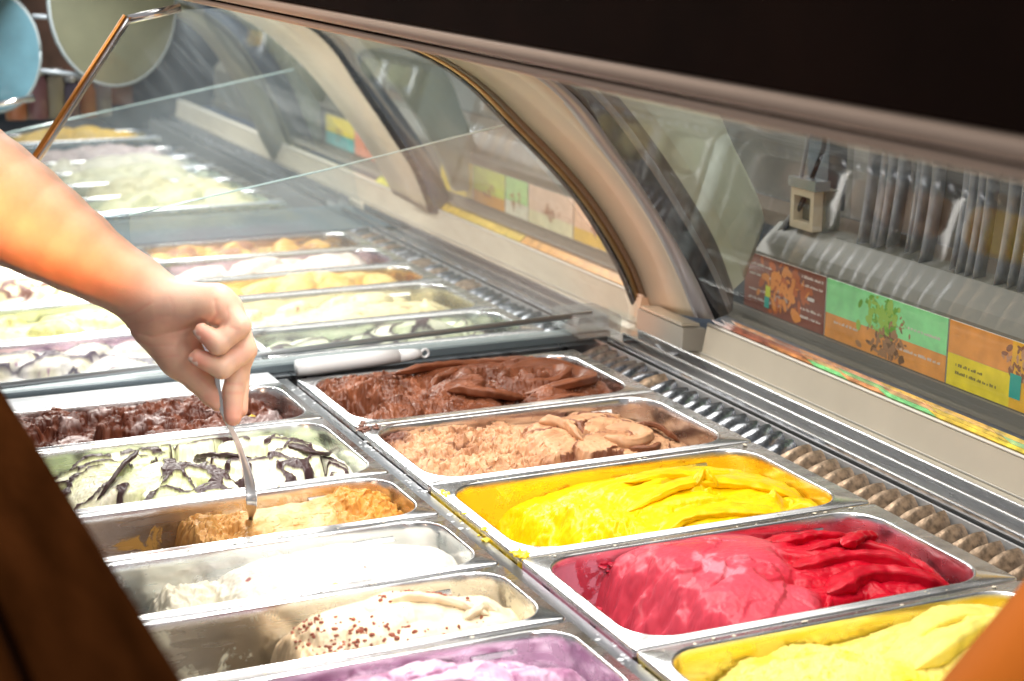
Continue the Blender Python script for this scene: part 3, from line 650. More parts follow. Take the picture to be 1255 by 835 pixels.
# ------------------------------------------------------------------ pans
def rrect(x0, x1, y0, y1, r, z, n=7):
    out = []
    for cx_, cy_, a0 in ((x1 - r, y1 - r, 0), (x0 + r, y1 - r, 90), (x0 + r, y0 + r, 180), (x1 - r, y0 + r, 270)):
        for k in range(n):
            a = math.radians(a0 + 90 * k / (n - 1)); out.append((cx_ + r * math.cos(a), cy_ + r * math.sin(a), z))
    return out
def pan(label, X0, X1, Y0, Y1, ox0, ox1, my, m, r=0.037, far=False, lug=True, z=0.0, tilt=0.0):
    """X0..Y1 outer rim; opening ox0..ox1, my in from the long sides"""
    n = 4 if far else 8
    lx = lambda v: v - X0
    oy0, oy1 = Y0 + my, Y1 - my
    R = [rrect(0, X1 - X0, 0, Y1 - Y0, 0.005, -0.012, n), rrect(0, X1 - X0, 0, Y1 - Y0, 0.005, -0.0014, n), rrect(0.0014, X1 - X0 - 0.0014, 0.0014, Y1 - Y0 - 0.0014, 0.004, 0, n)]
    def op(i, z, rr): return rrect(lx(ox0) + i, lx(ox1) - i, my + i, Y1 - Y0 - my - i, rr, z, n)
    R += [op(-0.0030, 0.0000, r + 0.003), op(-0.0022, 0.0011, r + 0.002), op(-0.0006, 0.0009, r), op(0.0004, -0.0010, r), op(0.001, -0.010, r - 0.001), op(0.006, -0.06, r - 0.004), op(0.010, -0.105, r - 0.006), op(0.016, -0.113, r - 0.008), op(0.024, -0.115, r - 0.012)]
    N = 4 * n; V = [p for rg in R for p in rg]; F = []
    for a in range(len(R) - 1):
        for i in range(N): F.append((a * N + i, a * N + (i + 1) % N, (a + 1) * N + (i + 1) % N, (a + 1) * N + i))
    F.append(tuple(range((len(R) - 1) * N, len(R) * N)))
    o = mesh_obj('gelato_pan', V, F, m, None, True); o.location = (X0, Y0, z)
    sm = o.modifiers.new('edge', 'BEVEL') if False else None
    if lug:
        xc = lx(ox1) - r - 0.030; yb = Y1 - Y0 - my - 0.002
        b = MB(); wq = 0.021
        V = [(xc - wq, yb, -0.012), (xc + wq, yb, -0.012), (xc + wq - 0.001, yb - 0.004, -0.0155), (xc - wq + 0.001, yb - 0.004, -0.0155),
             (xc - wq + 0.001, yb - 0.0065, -0.031), (xc + wq - 0.001, yb - 0.0065, -0.031), (xc + wq, yb - 0.0015, -0.034), (xc - wq, yb - 0.0015, -0.034)]
        b.add(V, [(0, 1, 2, 3), (3, 2, 5, 4), (4, 5, 6, 7), (0, 3, 4, 7), (1, 6, 5, 2), (0, 7, 6, 1)])
        b.build('stacking_lug', m, o)
    o['label'] = label; o['category'] = 'pan'; o['group'] = 'steel gelato pans in the display case'
    return o

def petals(x, y, seed, n, bx, by, ln, wd, h, ang, av, curvv=0.0, stria=0.0003, sf=1500, off=0.004, flat=False):
    rr = np.random.RandomState(seed); out = np.full(x.shape, -1.0); idm = np.zeros(x.shape)
    for i in range(n):
        cx_ = rr.uniform(*bx); cy_ = rr.uniform(*by); a = ang + rr.uniform(-av, av); l = ln * rr.uniform(0.7, 1.35); wv = wd * rr.uniform(0.7, 1.35)
        dx, dy = x - cx_, y - cy_; A = dx * math.cos(a) + dy * math.sin(a); B = -dx * math.sin(a) + dy * math.cos(a)
        kc = rr.uniform(-1, 1) * curvv; B = B + kc * A * A
        r2 = (A / l) ** 2 + (B / wv) ** 2 + 0.10 * pn(x * 60, y * 60, seed + i) + (0.10 * fbm(x * 170, y * 170, 2, seed + i) if flat else 0)
        tl = 0.35 * A / l + rr.uniform(-0.35, 0.55) * B / wv
        hh = rr.uniform(0, off) * sst(0, 0.22, 1 - r2) + h * (sst(0, 0.07, 1 - r2) * (0.7 + 0.3 * np.clip(1 - r2, 0, 1)) if flat else np.clip(1 - r2, 0, 1) ** 0.75) * (1 + tl) + stria * np.sin(B * sf + 2 * pn(A * 30, B * 90, i)) * rr.uniform(0.3, 1)
        hh = np.where(r2 < 1, hh, -1.0)
        idm = np.where(hh > out, i, idm); out = np.maximum(out, hh)
    return out, idm

def gelato(name, label, cat, op, ctrl, fn, m, back=0.028, front=0.014, res=0.00105, r=0.036, hd=0.0012, group=None, zoff=0.0):
    """a heap of gelato in a pan opening op=(x0,x1,y0,y1); ctrl = [(x, z)] crest along the pan; fn(x, y, z, t) -> z, rgb"""
    x0, x1, y0, y1 = op
    nx = int((x1 - x0) / res); ny = int((y1 - y0) / res)
    gx, gy = np.meshgrid(np.linspace(x0 - 0.0005, x1 + 0.0005, nx), np.linspace(y0 - 0.0005, y1 + 0.0005, ny), indexing='ij')
    cxs = np.array([c[0] for c in ctrl]); czs = np.array([c[1] for c in ctrl])
    gxx = gx + 0.006 * pn(gx * 25, gy * 25, 5)
    fx = np.linspace(x0 - 0.03, x1 + 0.03, 400); fz = np.interp(fx, cxs, czs)
    kk = np.exp(-np.linspace(-2, 2, 21) ** 2); kk /= kk.sum(); fz = np.convolve(np.pad(fz, 10, 'edge'), kk, 'valid')
    z = np.interp(gxx, fx, fz)
    t = (gy - (y0 + y1) / 2) / ((y1 - y0) / 2)
    z = z - back * sst(0.0, 1.05, t) - front * sst(-0.1, 1.05, -t)
    z_ = z; z, rgb = fn(gx, gy, z, t)
    w_ = 1 - 0.75 * sst(0.55, 1.0, np.abs(t)); z = z_ + (z - z_) * np.where(z > z_, w_, 1)
    # keep inside the rounded opening and hug the wall
    rx = np.maximum(np.abs(gx - (x0 + x1) / 2) - ((x1 - x0) / 2 - r), 0); ry = np.maximum(np.abs(gy - (y0 + y1) / 2) - ((y1 - y0) / 2 - r), 0)
    dd = np.hypot(rx, ry) - r                      # <0 inside
    z = np.where(dd > -0.006, z - 0.005 * sst(-0.006, 0.0, dd), z)
    z = np.minimum(z, np.where(dd > -0.004, -0.0015, 9))
    depth_in = np.clip(-z, 0, 0.12) * 0.1
    ux = gx + hd * pn(gx * 260, gy * 260, 31) * 1.6 + hd * pn(gx * 90, gy * 90, 33) * 2; uy = gy + hd * pn(gx * 260, gy * 260, 41) * 1.6 + hd * pn(gx * 90, gy * 90, 43) * 2
    sel = dd > -0.006
    ux = np.where(sel, gx, ux); uy = np.where(sel, gy, uy)
    idx = np.arange(nx * ny).reshape(nx, ny)
    ok = (dd < 0.0012) & (z > -0.112)
    q = ok[:-1, :-1] & ok[1:, :-1] & ok[1:, 1:] & ok[:-1, 1:]
    a = idx[:-1, :-1][q]; b_ = idx[1:, :-1][q]; c = idx[1:, 1:][q]; d = idx[:-1, 1:][q]
    F = np.stack([a, b_, c, d], 1); used, inv = np.unique(F, return_inverse=True); F = inv.reshape(F.shape)
    V = np.stack([ux.ravel(), uy.ravel(), z.ravel()], 1)[used]
    org = np.array([(x0 + x1) / 2, (y0 + y1) / 2, -0.05])
    RGB = np.stack([np.broadcast_to(c_, gx.shape).ravel() for c_ in rgb], 1)[used] if isinstance(rgb, (list, tuple)) else rgb.reshape(-1, 3)[used]
    o = mesh_obj(name, V - org, F, m, None, True, {'Col': RGB}); o.location = tuple(org + [0, 0, zoff])
    tag(o, label, cat, group or 'heaps of gelato in the pans')
    def zat(px, py):
        i = int(np.clip((px - x0) / (x1 - x0) * (nx - 1), 0, nx - 1)); j = int(np.clip((py - y0) / (y1 - y0) * (ny - 1), 0, ny - 1))
        return z[i, j]
    o_z[name] = (zat, org)
    return o
o_z = {}
def mixc(a, b, f):
    a = np.asarray(a, float); b = np.asarray(b, float)
    f = f[..., None]; return a * (1 - f) + b * f
def full(c, x): return np.broadcast_to(np.array(c, float), x.shape + (3,)).copy()
GEL = lambda nm, rough=0.38, sss=0.25, rad=(1, 0.7, 0.5), bump=0.25, coat=0.0, bs=900, spec=0.3: mat(nm, rough=rough, sss=sss, sssr=rad, attr='Col', bump=bump, bscale=bs, coat=coat, var=0.10, vscale=90, spec=spec)
def torn(x, y, s, amp, seed, sharp=1.0):
    wx = x + 0.5 / s * fbm(x * s, y * s, 3, seed + 1); wy = y + 0.5 / s * fbm(x * s, y * s, 3, seed + 2)
    r = ridged(wx * s, wy * s, 4, seed)
    q = 3.2 * fbm(wx * s * 0.55, wy * s * 0.55, 3, seed + 5); fl = np.floor(q); stair = (fl + sst(0.62, 0.95, q - fl)) / 3.2   # slabs with torn edges
    m = 0.3 + 0.9 * sst(-0.25, 0.35, fbm(x * s * 0.35, y * s * 0.35, 2, seed + 9))
    r = r + 0.25 * np.clip(ridged(wx * s * 2.7, wy * s * 2.7, 3, seed + 4), 0, 1)
    return amp * m * (0.68 * np.clip(r, 0, 1.2) ** 1.5 - 0.35) + amp * 1.25 * stair

# right column --------------------------------------------------------------
RX0, RX1, ROX0, ROX1 = 0.0125, 0.414, 0.0245, 0.392
LX0, LX1, LOX0, LOX1 = -0.410, -0.0085, -0.388, -0.0215
ST = steel_smeared('pan_steel', None, 0, 1.0)
def RP(label, y0, y1, m): return pan(label, RX0, RX1, y0, y1, ROX0, ROX1, 0.011, m, r=0.040)
def LP(label, y0, y1, m, my=0.0085): return pan(label, LX0, LX1, y0, y1, LOX0, LOX1, my, m, r=0.034)
RP('wide steel pan of milk chocolate gelato, rearmost of the right column', 1.870, 2.098, steel_smeared('steel_choc', (0.14, 0.05, 0.03), 0.5, 2, (0.55, 0.45, 0.40)))
RP('wide steel pan holding the pale mocha gelato, between chocolate and yellow', 1.639, 1.866, steel_smeared('steel_mocha', (0.5, 0.3, 0.2), 0.25, 3, (0.62, 0.52, 0.47)))
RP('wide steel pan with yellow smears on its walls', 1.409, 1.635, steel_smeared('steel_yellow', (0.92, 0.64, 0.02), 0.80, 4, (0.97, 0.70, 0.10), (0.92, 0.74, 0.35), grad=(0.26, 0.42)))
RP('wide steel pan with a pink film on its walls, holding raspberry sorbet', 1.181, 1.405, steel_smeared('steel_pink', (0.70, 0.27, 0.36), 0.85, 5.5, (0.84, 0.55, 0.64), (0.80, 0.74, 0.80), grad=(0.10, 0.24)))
RP('wide steel pan of lemon gelato at the bottom right corner', 0.952, 1.177, steel_smeared('steel_lemon', (0.85, 0.70, 0.12), 0.55, 6, (0.85, 0.66, 0.15), (0.84, 0.72, 0.42)))
LP('narrow steel pan of frosted dark chocolate gelato under the hand', 1.921, 2.090, steel_smeared('steel_dark', (0.06, 0.02, 0.015), 0.4, 7), 0.008)
LP('steel pan of mint gelato, second from the back in the left column', 1.697, 1.917, steel_smeared('steel_mint', (0.6, 0.66, 0.45), 0.4, 8, (0.70, 0.76, 0.72)))
LP('narrow steel pan of caramel gelato that the spoon reaches into', 1.553, 1.693, steel_smeared('steel_caramel', (0.62, 0.34, 0.08), 0.55, 9, (0.62, 0.54, 0.48), grad=(0.12, 0.42)))
LP('narrow steel pan of white gelato in the left column', 1.404, 1.549, steel_smeared('steel_white', (0.85, 0.86, 0.84), 0.45, 10, (0.75, 0.8, 0.82), grad=(0.0, 0.3)))
LP('narrow steel pan with old dried smears, holding cream gelato with crumbs', 1.263, 1.400, steel_smeared('steel_cream', (0.78, 0.72, 0.55), 0.55, 11.3, (0.68, 0.64, 0.58), (0.74, 0.73, 0.71)))
LP('narrow steel pan of mauve gelato at the bottom edge', 1.095, 1.256, steel_smeared('steel_mauve', (0.6, 0.4, 0.55), 0.5, 12, (0.62, 0.48, 0.60)))

def opR(y0, y1): return (ROX0, ROX1, y0 + 0.011, y1 - 0.011)
def opL(y0, y1, my=0.0085): return (LOX0, LOX1, y0 + my, y1 - my)

# milk chocolate
def f_brown(x, y, z, t):
    k = 1 - sst(0.11, 0.20, x + 0.04 * pn(x * 18, y * 18, 3))
    k2 = sst(0.205, 0.23, x + 0.015 * pn(x * 50, y * 50, 9)) * (1 - sst(0.25, 0.285, x)) * sst(-0.5, -0.1, -t + 0.0)
    rough = torn(x, y, 38, 0.017, 11); fine = torn(x, y, 130, 0.0055, 12)
    p, idm = petals(x, y, 21, 18, (0.14, 0.37), (1.885, 2.08), 0.080, 0.028, 0.015, 0.1, 0.5, 9, stria=0.0005, sf=700, off=0.007)
    zp = z - 0.004 + np.maximum(p, -0.003)
    kk = np.maximum(k, k2)
    zz = zp * (1 - kk) + (z + rough) * kk + fine * (0.02 + kk)
    zz = zz - 0.05 * np.exp(-((x - 0.052) ** 2 / 0.00025 + (y - 1.955) ** 2 / 0.0006)) - 0.018 * np.exp(-((x - 0.165) ** 2 / 0.0007 + (y - 1.99) ** 2 / 0.0004))
    rs_ = np.hypot((x - 0.300) / 1.5, y - 1.975); sw = 1 - sst(0.040, 0.050, rs_)
    zz = zz * (1 - sw) + sw * (z + 0.008 + 0.0055 * np.sin(rs_ * 330 + 1.2 * np.arctan2(y - 1.975, x - 0.3)) - 0.10 * rs_)
    c = mixc((0.15, 0.042, 0.017), (0.33, 0.115, 0.055), sst(-0.3, 0.6, fbm(x * 22, y * 22, 3, 4)))
    c = mixc(c, (0.42, 0.25, 0.20), 0.5 * sst(0.25, 0.6, fbm(x * 35, y * 35, 4, 14)) * k)
    return zz, c
gelato('milk_chocolate_gelato', 'milk chocolate gelato, crumbly at left and smoothly folded at right', 'gelato', opR(1.870, 2.098),
       [(0.0, -0.006), (0.03, 0.002), (0.06, 0.014), (0.10, 0.010), (0.19, 0.004), (0.28, 0.002), (0.34, -0.004), (0.365, -0.016), (0.39, -0.022)], f_brown, GEL('gel_chocolate', 0.36, 0.06, bump=0.12, spec=0.4), back=0.008, front=0.008)
# mocha
def f_mocha(x, y, z, t):
    k = 1 - sst(0.16, 0.215, x + 0.03 * pn(x * 20, y * 20, 5))
    rough = torn(x, y, 42, 0.015, 31); fine = torn(x, y, 140, 0.0052, 32)
    p, idm = petals(x, y, 44, 22, (0.19, 0.37), (1.655, 1.85), 0.042, 0.026, 0.006, 0.5, 0.9, 10, off=0.012, flat=True, stria=0.0004, sf=700)
    zz = (z - 0.004 + np.maximum(p, -0.002)) * (1 - k) + (z + rough) * k + fine * (0.02 + k)
    e0 = np.zeros(x.shape); e0[:-1] += idm[:-1] != idm[1:]; e0[:, :-1] += idm[:, :-1] != idm[:, 1:]
    edge = np.clip(e0, 0, 1)
    for _ in range(2): edge = np.maximum(edge, np.maximum(np.roll(edge, 1, 0), np.roll(edge, 1, 1)))
    ch = edge * (1 - k) * sst(-0.25, 0.0, pn(x * 30, y * 30, 62))  ; zz = zz + 0.002 * ch
    c = mixc((0.64, 0.36, 0.20), (0.42, 0.20, 0.10), sst(-0.2, 0.5, fbm(x * 30, y * 30, 3, 8)))
    c = mixc(c, (0.20, 0.075, 0.04), ch)
    c = mixc(c, (0.15, 0.05, 0.03), (1 - sst(0.02, 0.045, np.hypot(x - 0.034, (y - 1.842) * 0.7))) )
    c = mixc(c, (0.16, 0.06, 0.03), 0.75 * (1 - sst(0.03, 0.07, np.abs(pn(x * 20 + 2 * pn(x * 14, y * 14, 7), y * 26, 65)))) * sst(-0.1, 0.15, pn(x * 15, y * 15, 66)) * k)
    return zz, c
gelato('mocha_gelato', 'pale mocha gelato with torn left side and chocolate-edged curls', 'gelato', opR(1.639, 1.866),
       [(0.0, -0.004), (0.05, 0.002), (0.15, 0.000), (0.22, -0.002), (0.29, -0.004), (0.33, -0.010), (0.355, -0.022), (0.39, -0.040)], f_mocha, GEL('gel_mocha', 0.42, 0.10, bump=0.15), back=0.008, front=0.006)
# yellow
def f_yellow(x, y, z, t):
    xx = x + 0.16 * (t - 0.1) * 0.25
    z = z - 0.06 * (1 - sst(0.055, 0.14, xx + 0.012 * pn(x * 40, y * 40, 3)))
    p, idm = petals(x, y, 71, 26, (0.13, 0.38), (1.42, 1.62), 0.10, 0.016, 0.0050, 0.05, 0.35, 5, stria=0.0003, sf=800, off=0.005)
    k = sst(0.14, 0.20, xx)
    zz = z + np.maximum(p, 0) * k + (1 - k) * torn(x, y, 45, 0.006, 72) + 0.0010 * fbm(x * 50, y * 50, 3, 6)
    for (cx_, cy_, s, a) in ((0.265, 1.505, 0.012, 0.010), (0.345, 1.455, 0.015, -0.012), (0.335, 1.47, 0.010, 0.010), (0.14, 1.46, 0.03, 0.010), (0.28, 1.455, 0.009, -0.006)):
        zz = zz + a * np.exp(-((x - cx_) ** 2 + (y - cy_) ** 2) / s ** 2) * (1 + 0.6 * pn(x * 150, y * 150, 4))
    c = mixc((0.93, 0.58, 0.003), (0.90, 0.45, 0.0), sst(0.1, 0.6, fbm(x * 30, y * 30, 4, 9)))
    return zz, c
gelato('yellow_gelato', 'bright yellow smooth gelato heaped to the right of its pan', 'gelato', opR(1.409, 1.635),
       [(0.0, -0.06), (0.05, -0.04), (0.09, -0.022), (0.13, -0.008), (0.18, -0.002), (0.26, 0.000), (0.32, -0.003), (0.36, -0.012), (0.39, -0.022)], f_yellow, GEL('gel_yellow', 0.28, 0.3, (1, 0.7, 0.05), 0.06, bs=500), back=0.014, front=0.008, hd=0.0004)
# raspberry
def f_rasp(x, y, z, t):
    xx = x + 0.22 * 0.12 * t
    cut = sst(0.050, 0.125, xx + 0.008 * pn(x * 60, y * 60, 2) - 0.02 * t)
    z = z - 0.085 * (1 - cut)
    k = sst(0.215, 0.25, x + 0.035 * pn(x * 22, y * 22, 5) - 0.03 * t)
    # left: broad smoothed plates
    p1, i1 = petals(x, y, 86, 14, (0.08, 0.25), (1.19, 1.40), 0.070, 0.045, 0.004, 0.7, 0.8, 3, stria=0.0002, sf=700, off=0.010, flat=True)
    p1 = p1 - 0.004 * sst(0.42, 0.5, np.abs(pn(x * 9 + 1.2 * pn(x * 20, y * 20, 6), y * 9, 84)))
    L = z + np.maximum(p1, 0) * cut + 0.0006 * fbm(x * 200, y * 200, 3, 3)
    # right: glossy folds
    p2, i2 = petals(x, y, 96, 22, (0.23, 0.36), (1.20, 1.37), 0.065, 0.018, 0.007, -0.3, 0.8, 16, stria=0.0005, sf=900, off=0.007)
    R = z - 0.004 + np.maximum(p2, -0.004) + 0.0016 * fbm(x * 70, y * 70, 4, 6)
    zz = L * (1 - k) + R * k + (1 - cut) * 0.006 * fbm(x * 60, y * 60, 3, 7)
    pitf = sst(0.45, 0.6, fbm(x * 260, y * 260, 2, 15)); zz = zz - 0.0012 * pitf * (1 - k)
    c = mixc((0.57, 0.062, 0.095), (0.52, 0.042, 0.07), sst(-0.3, 0.4, fbm(x * 16, y * 16, 3, 12)))
    fr = sst(0.05, 0.35, fbm(x * 40, y * 40, 4, 18) + 0.9 * np.exp(-((x - 0.155) ** 2 / 0.0016 + (y - 1.285) ** 2 / 0.003)) - 0.55)
    c = mixc(c, (0.86, 0.46, 0.55), 0.36 * fr * (1 - k))
    c = mixc(c, (0.52, 0.004, 0.020), k)
    c = mixc(c, (0.30, 0.01, 0.02), 0.7 * pitf * (1 - k))
    return zz, c
gelato('raspberry_sorbet', 'raspberry sorbet, matt pink at left and glossy deep red folds at right', 'sorbet', opR(1.181, 1.405),
       [(0.0, -0.06), (0.05, -0.03), (0.085, -0.004), (0.14, 0.006), (0.21, 0.006), (0.27, -0.002), (0.33, -0.004), (0.36, -0.016), (0.39, -0.034)], f_rasp, GEL('gel_raspberry', 0.30, 0.10, (1, 0.2, 0.2), 0.15, bs=1200, spec=0.28), back=0.008, front=0.010, hd=0.0005)
# lemon
def f_lemon(x, y, z, t):
    p, i_ = petals(x, y, 105, 18, (0.08, 0.38), (0.96, 1.15), 0.07, 0.025, 0.012, 0.3, 0.5, 6)
    k = sst(0.17, 0.22, x)
    zz = z + np.maximum(p, 0) * (0.3 + 0.7 * k) + torn(x, y, 45, 0.008, 106) * (1 - k) + 0.001 * fbm(x * 90, y * 90, 3, 7)
    c = mixc((0.90, 0.74, 0.19), (0.88, 0.68, 0.05), sst(-0.1, 0.5, fbm(x * 20, y * 20, 3, 13)))
    return zz, c
gelato('lemon_gelato', 'pale lemon gelato heaped in the bottom right pan', 'gelato', opR(0.952, 1.177),
       [(0.0, -0.09), (0.035, -0.06), (0.06, -0.02), (0.10, 0.004), (0.15, 0.010), (0.17, 0.008), (0.20, 0.002), (0.30, 0.008), (0.39, -0.01)], f_lemon, GEL('gel_lemon', 0.4, 0.25, (1, 0.8, 0.2)), back=0.022, front=0.012)
# dark chocolate
def f_dark(x, y, z, t):
    p, i_ = petals(x, y, 115, 46, (-0.39, -0.03), (1.93, 2.08), 0.030, 0.014, 0.012, 0.3, 1.2, 10, off=0.010)
    zz = z - 0.006 + 0.8 * np.maximum(p, -0.004) + torn(x, y, 38, 0.009, 116) + torn(x, y, 120, 0.0022, 117)
    fr = sst(0.02, 0.22, fbm(x * 20, y * 30, 5, 118) - 0.05)
    sp = sst(0.1, 0.3, fbm(x * 140, y * 140, 3, 119))
    c = mixc((0.085, 0.020, 0.010), (0.17, 0.05, 0.025), sst(-0.3, 0.4, fbm(x * 40, y * 40, 3, 120)))
    c = mixc(c, (0.72, 0.62, 0.62), np.clip(0.85 * fr * (0.35 + 0.65 * sp), 0, 1) * sst(-0.005, 0.004, zz - z))
    for (a, b_, s) in ((-0.235, 1.945, 0.006), (-0.10, 1.965, 0.007), (-0.085, 1.968, 0.005)):
        c = mixc(c, (0.80, 0.55, 0.03), 1 - sst(0.6, 1.0, np.hypot(x - a, y - b_) / s + 0.4 * pn(x * 150, y * 150, 3)))
    return zz, c
gelato('dark_chocolate_gelato', 'dark chocolate gelato dusted with white frost, under the wrist', 'gelato', opL(1.921, 2.090, 0.008),
       [(-0.40, 0.000), (-0.3, 0.005), (-0.2, 0.003), (-0.12, 0.000), (-0.06, -0.004), (-0.035, -0.02), (-0.02, -0.03)], f_dark, GEL('gel_dark', 0.35, 0.03, bump=0.2, spec=0.35), back=0.010, front=0.008)
# mint with chocolate
def f_mint(x, y, z, t):
    p, i_ = petals(x, y, 125, 30, (-0.38, -0.03), (1.705, 1.905), 0.045, 0.024, 0.006, 0.2, 1.2, 8, off=0.010, flat=True)
    zz = z - 0.004 + np.maximum(p, -0.008) + 0.0020 * fbm(x * 70, y * 70, 4, 126)
    wx = x + 0.016 * fbm(x * 30, y * 30, 3, 127); wy = y + 0.016 * fbm(x * 30, y * 30, 3, 128)
    n1 = np.abs(pn(wx * 17, wy * 24, 129)); n2 = np.abs(pn(wx * 22 + 5, wy * 13, 130))
    rb = np.maximum(1 - sst(0.10, 0.12, n1 + 0.40 * np.clip(pn(x * 18, y * 18, 133), 0, 1)), 1 - sst(0.075, 0.09, n2 + 0.5 * np.clip(-pn(x * 14, y * 14, 134), 0, 1)))
    zz = zz + 0.0035 * rb + 0.0008 * rb * fbm(x * 220, y * 220, 2, 3)
    g = sst(-0.4, 0.3, fbm(x * 13, y * 13, 2, 131) - 1.2 * (x + 0.22))
    c = mixc((0.92, 0.90, 0.74), (0.74, 0.80, 0.46), g)
    c = mixc(c, (0.060, 0.032, 0.034), rb)
    return zz, c
gelato('mint_chocolate_gelato', 'pale mint gelato marbled with dark chocolate ribbons, in front of the hand', 'gelato', opL(1.697, 1.917),
       [(-0.40, -0.03), (-0.35, -0.014), (-0.30, 0.002), (-0.2, 0.003), (-0.09, 0.003), (-0.06, -0.004), (-0.035, -0.016), (-0.02, -0.03)], f_mint, GEL('gel_mint', 0.36, 0.2, (0.8, 1, 0.6), 0.15), back=0.014, front=0.010, hd=0.0008)
# caramel
def f_car(x, y, z, t):
    k = np.maximum(1 - sst(-0.205, -0.180, x + 0.01 * pn(x * 60, y * 60, 4)), sst(-0.115, -0.09, x - 0.02 * t))
    k = np.clip(k, 0, 1)
    zz = z + k * (torn(x, y, 48, 0.013, 141) + torn(x, y, 140, 0.005, 142)) + (1 - k) * 0.0012 * fbm(x * 70, y * 70, 3, 143)
    zz = zz - 0.014 * np.exp(-((x + 0.215) ** 2 / 0.0002 + (y - 1.61) ** 2 / 0.0008))
    c = mixc((0.58, 0.30, 0.085), (0.70, 0.46, 0.22), sst(-0.3, 0.3, fbm(x * 30, y * 30, 3, 144)) * (1 - k) + 0.15)
    c = mixc(c, (0.66, 0.27, 0.03), 0.7 * sst(-0.12, -0.07, x))
    return zz, c
gelato('caramel_gelato', 'caramel gelato scooped away at left, where the spoon dips in', 'gelato', opL(1.553, 1.693),
       [(-0.40, -0.14), (-0.285, -0.14), (-0.262, -0.075), (-0.245, 0.002), (-0.23, 0.008), (-0.19, 0.002), (-0.12, 0.003), (-0.08, 0.012), (-0.05, 0.006), (-0.02, -0.02)], f_car, GEL('gel_caramel', 0.42, 0.15, (1, 0.5, 0.2), 0.3), back=0.022, front=0.010)
# white
def f_white(x, y, z, t):
    k = 1 - sst(-0.27, -0.24, x)
    p, i_ = petals(x, y, 155, 10, (-0.24, -0.04), (1.42, 1.54), 0.10, 0.04, 0.006, 0.05, 0.3, 2, off=0.003, stria=0.0001)
    zz = z + k * torn(x, y, 42, 0.011, 151) + (1 - k) * (np.maximum(p, 0) + 0.0015 * fbm(x * 30, y * 30, 3, 152)) + 0.0006 * fbm(x * 120, y * 120, 3, 153)
    c = mixc((0.74, 0.70, 0.61), (0.74, 0.69, 0.52), k * 0.6)
    for (a, b_, s, col) in ((-0.235, 1.46, 0.0035, (0.25, 0.05, 0.04)), (-0.205, 1.425, 0.0025, (0.15, 0.08, 0.08)), (-0.165, 1.422, 0.004, (0.8, 0.75, 0.05)), (-0.13, 1.44, 0.002, (0.1, 0.06, 0.06))):
        c = mixc(c, col, 1 - sst(0.6, 1.0, np.hypot(x - a, y - b_) / s))
    return zz, c
gelato('white_gelato', 'smooth white gelato sloping down to a torn left end', 'gelato', opL(1.404, 1.549),
       [(-0.40, -0.14), (-0.335, -0.13), (-0.32, -0.03), (-0.305, -0.006), (-0.285, -0.012), (-0.257, -0.010), (-0.211, 0.0), (-0.139, 0.004), (-0.074, -0.006), (-0.04, -0.016), (-0.02, -0.03)], f_white, GEL('gel_white', 0.4, 0.3, (1, 0.95, 0.8), 0.05), back=0.026, front=0.010, hd=0.0005)
# cream with crumbs
def f_cream(x, y, z, t):
    p, i_ = petals(x, y, 167, 12, (-0.23, -0.04), (1.27, 1.39), 0.060, 0.030, 0.011, 0.2, 0.9, 8, off=0.005, stria=0.0002)
    zz = z - 0.003 + np.maximum(p, -0.003) + 0.001 * fbm(x * 60, y * 60, 3, 162) + torn(x, y, 60, 0.006, 163) * (1 - sst(-0.225, -0.205, x))
    c = mixc((0.84, 0.70, 0.50), (0.76, 0.52, 0.29), (1 - sst(-0.24, -0.2, x)) * 0.7)
    return zz, c
cream = gelato('cream_gelato', 'cream gelato sprinkled with red-brown crumbs', 'gelato', opL(1.263, 1.400),
       [(-0.40, -0.14), (-0.262, -0.14), (-0.248, -0.06), (-0.236, -0.004), (-0.215, 0.000), (-0.17, 0.004), (-0.14, 0.008), (-0.10, -0.004), (-0.05, -0.014), (-0.03, -0.028)], f_cream, GEL('gel_cream', 0.36, 0.25, (1, 0.8, 0.5), 0.06), back=0.026, front=0.010, hd=0.0005)
# mauve
def f_mauve(x, y, z, t):
    p, i_ = petals(x, y, 175, 22, (-0.32, -0.04), (1.10, 1.25), 0.045, 0.018, 0.011, 0.2, 0.8, 10, off=0.006)
    zz = z - 0.004 + np.maximum(p, -0.004) + 0.001 * fbm(x * 90, y * 90, 3, 172)
    s = sst(-0.1, 0.3, fbm(x * 24 + 2 * pn(x * 10, y * 10, 1), y * 50, 3, 173))
    c = mixc((0.70, 0.48, 0.62), (0.42, 0.19, 0.32), s)
    return zz, c
gelato('mauve_gelato', 'mauve berry gelato with darker swirls at the bottom edge', 'gelato', opL(1.095, 1.256),
       [(-0.40, -0.12), (-0.33, -0.10), (-0.27, -0.01), (-0.22, 0.004), (-0.15, 0.006), (-0.09, -0.002), (-0.046, -0.016), (-0.02, -0.04)], f_mauve, GEL('gel_mauve', 0.33, 0.2, (1, 0.6, 0.8), 0.1), back=0.022, front=0.010)

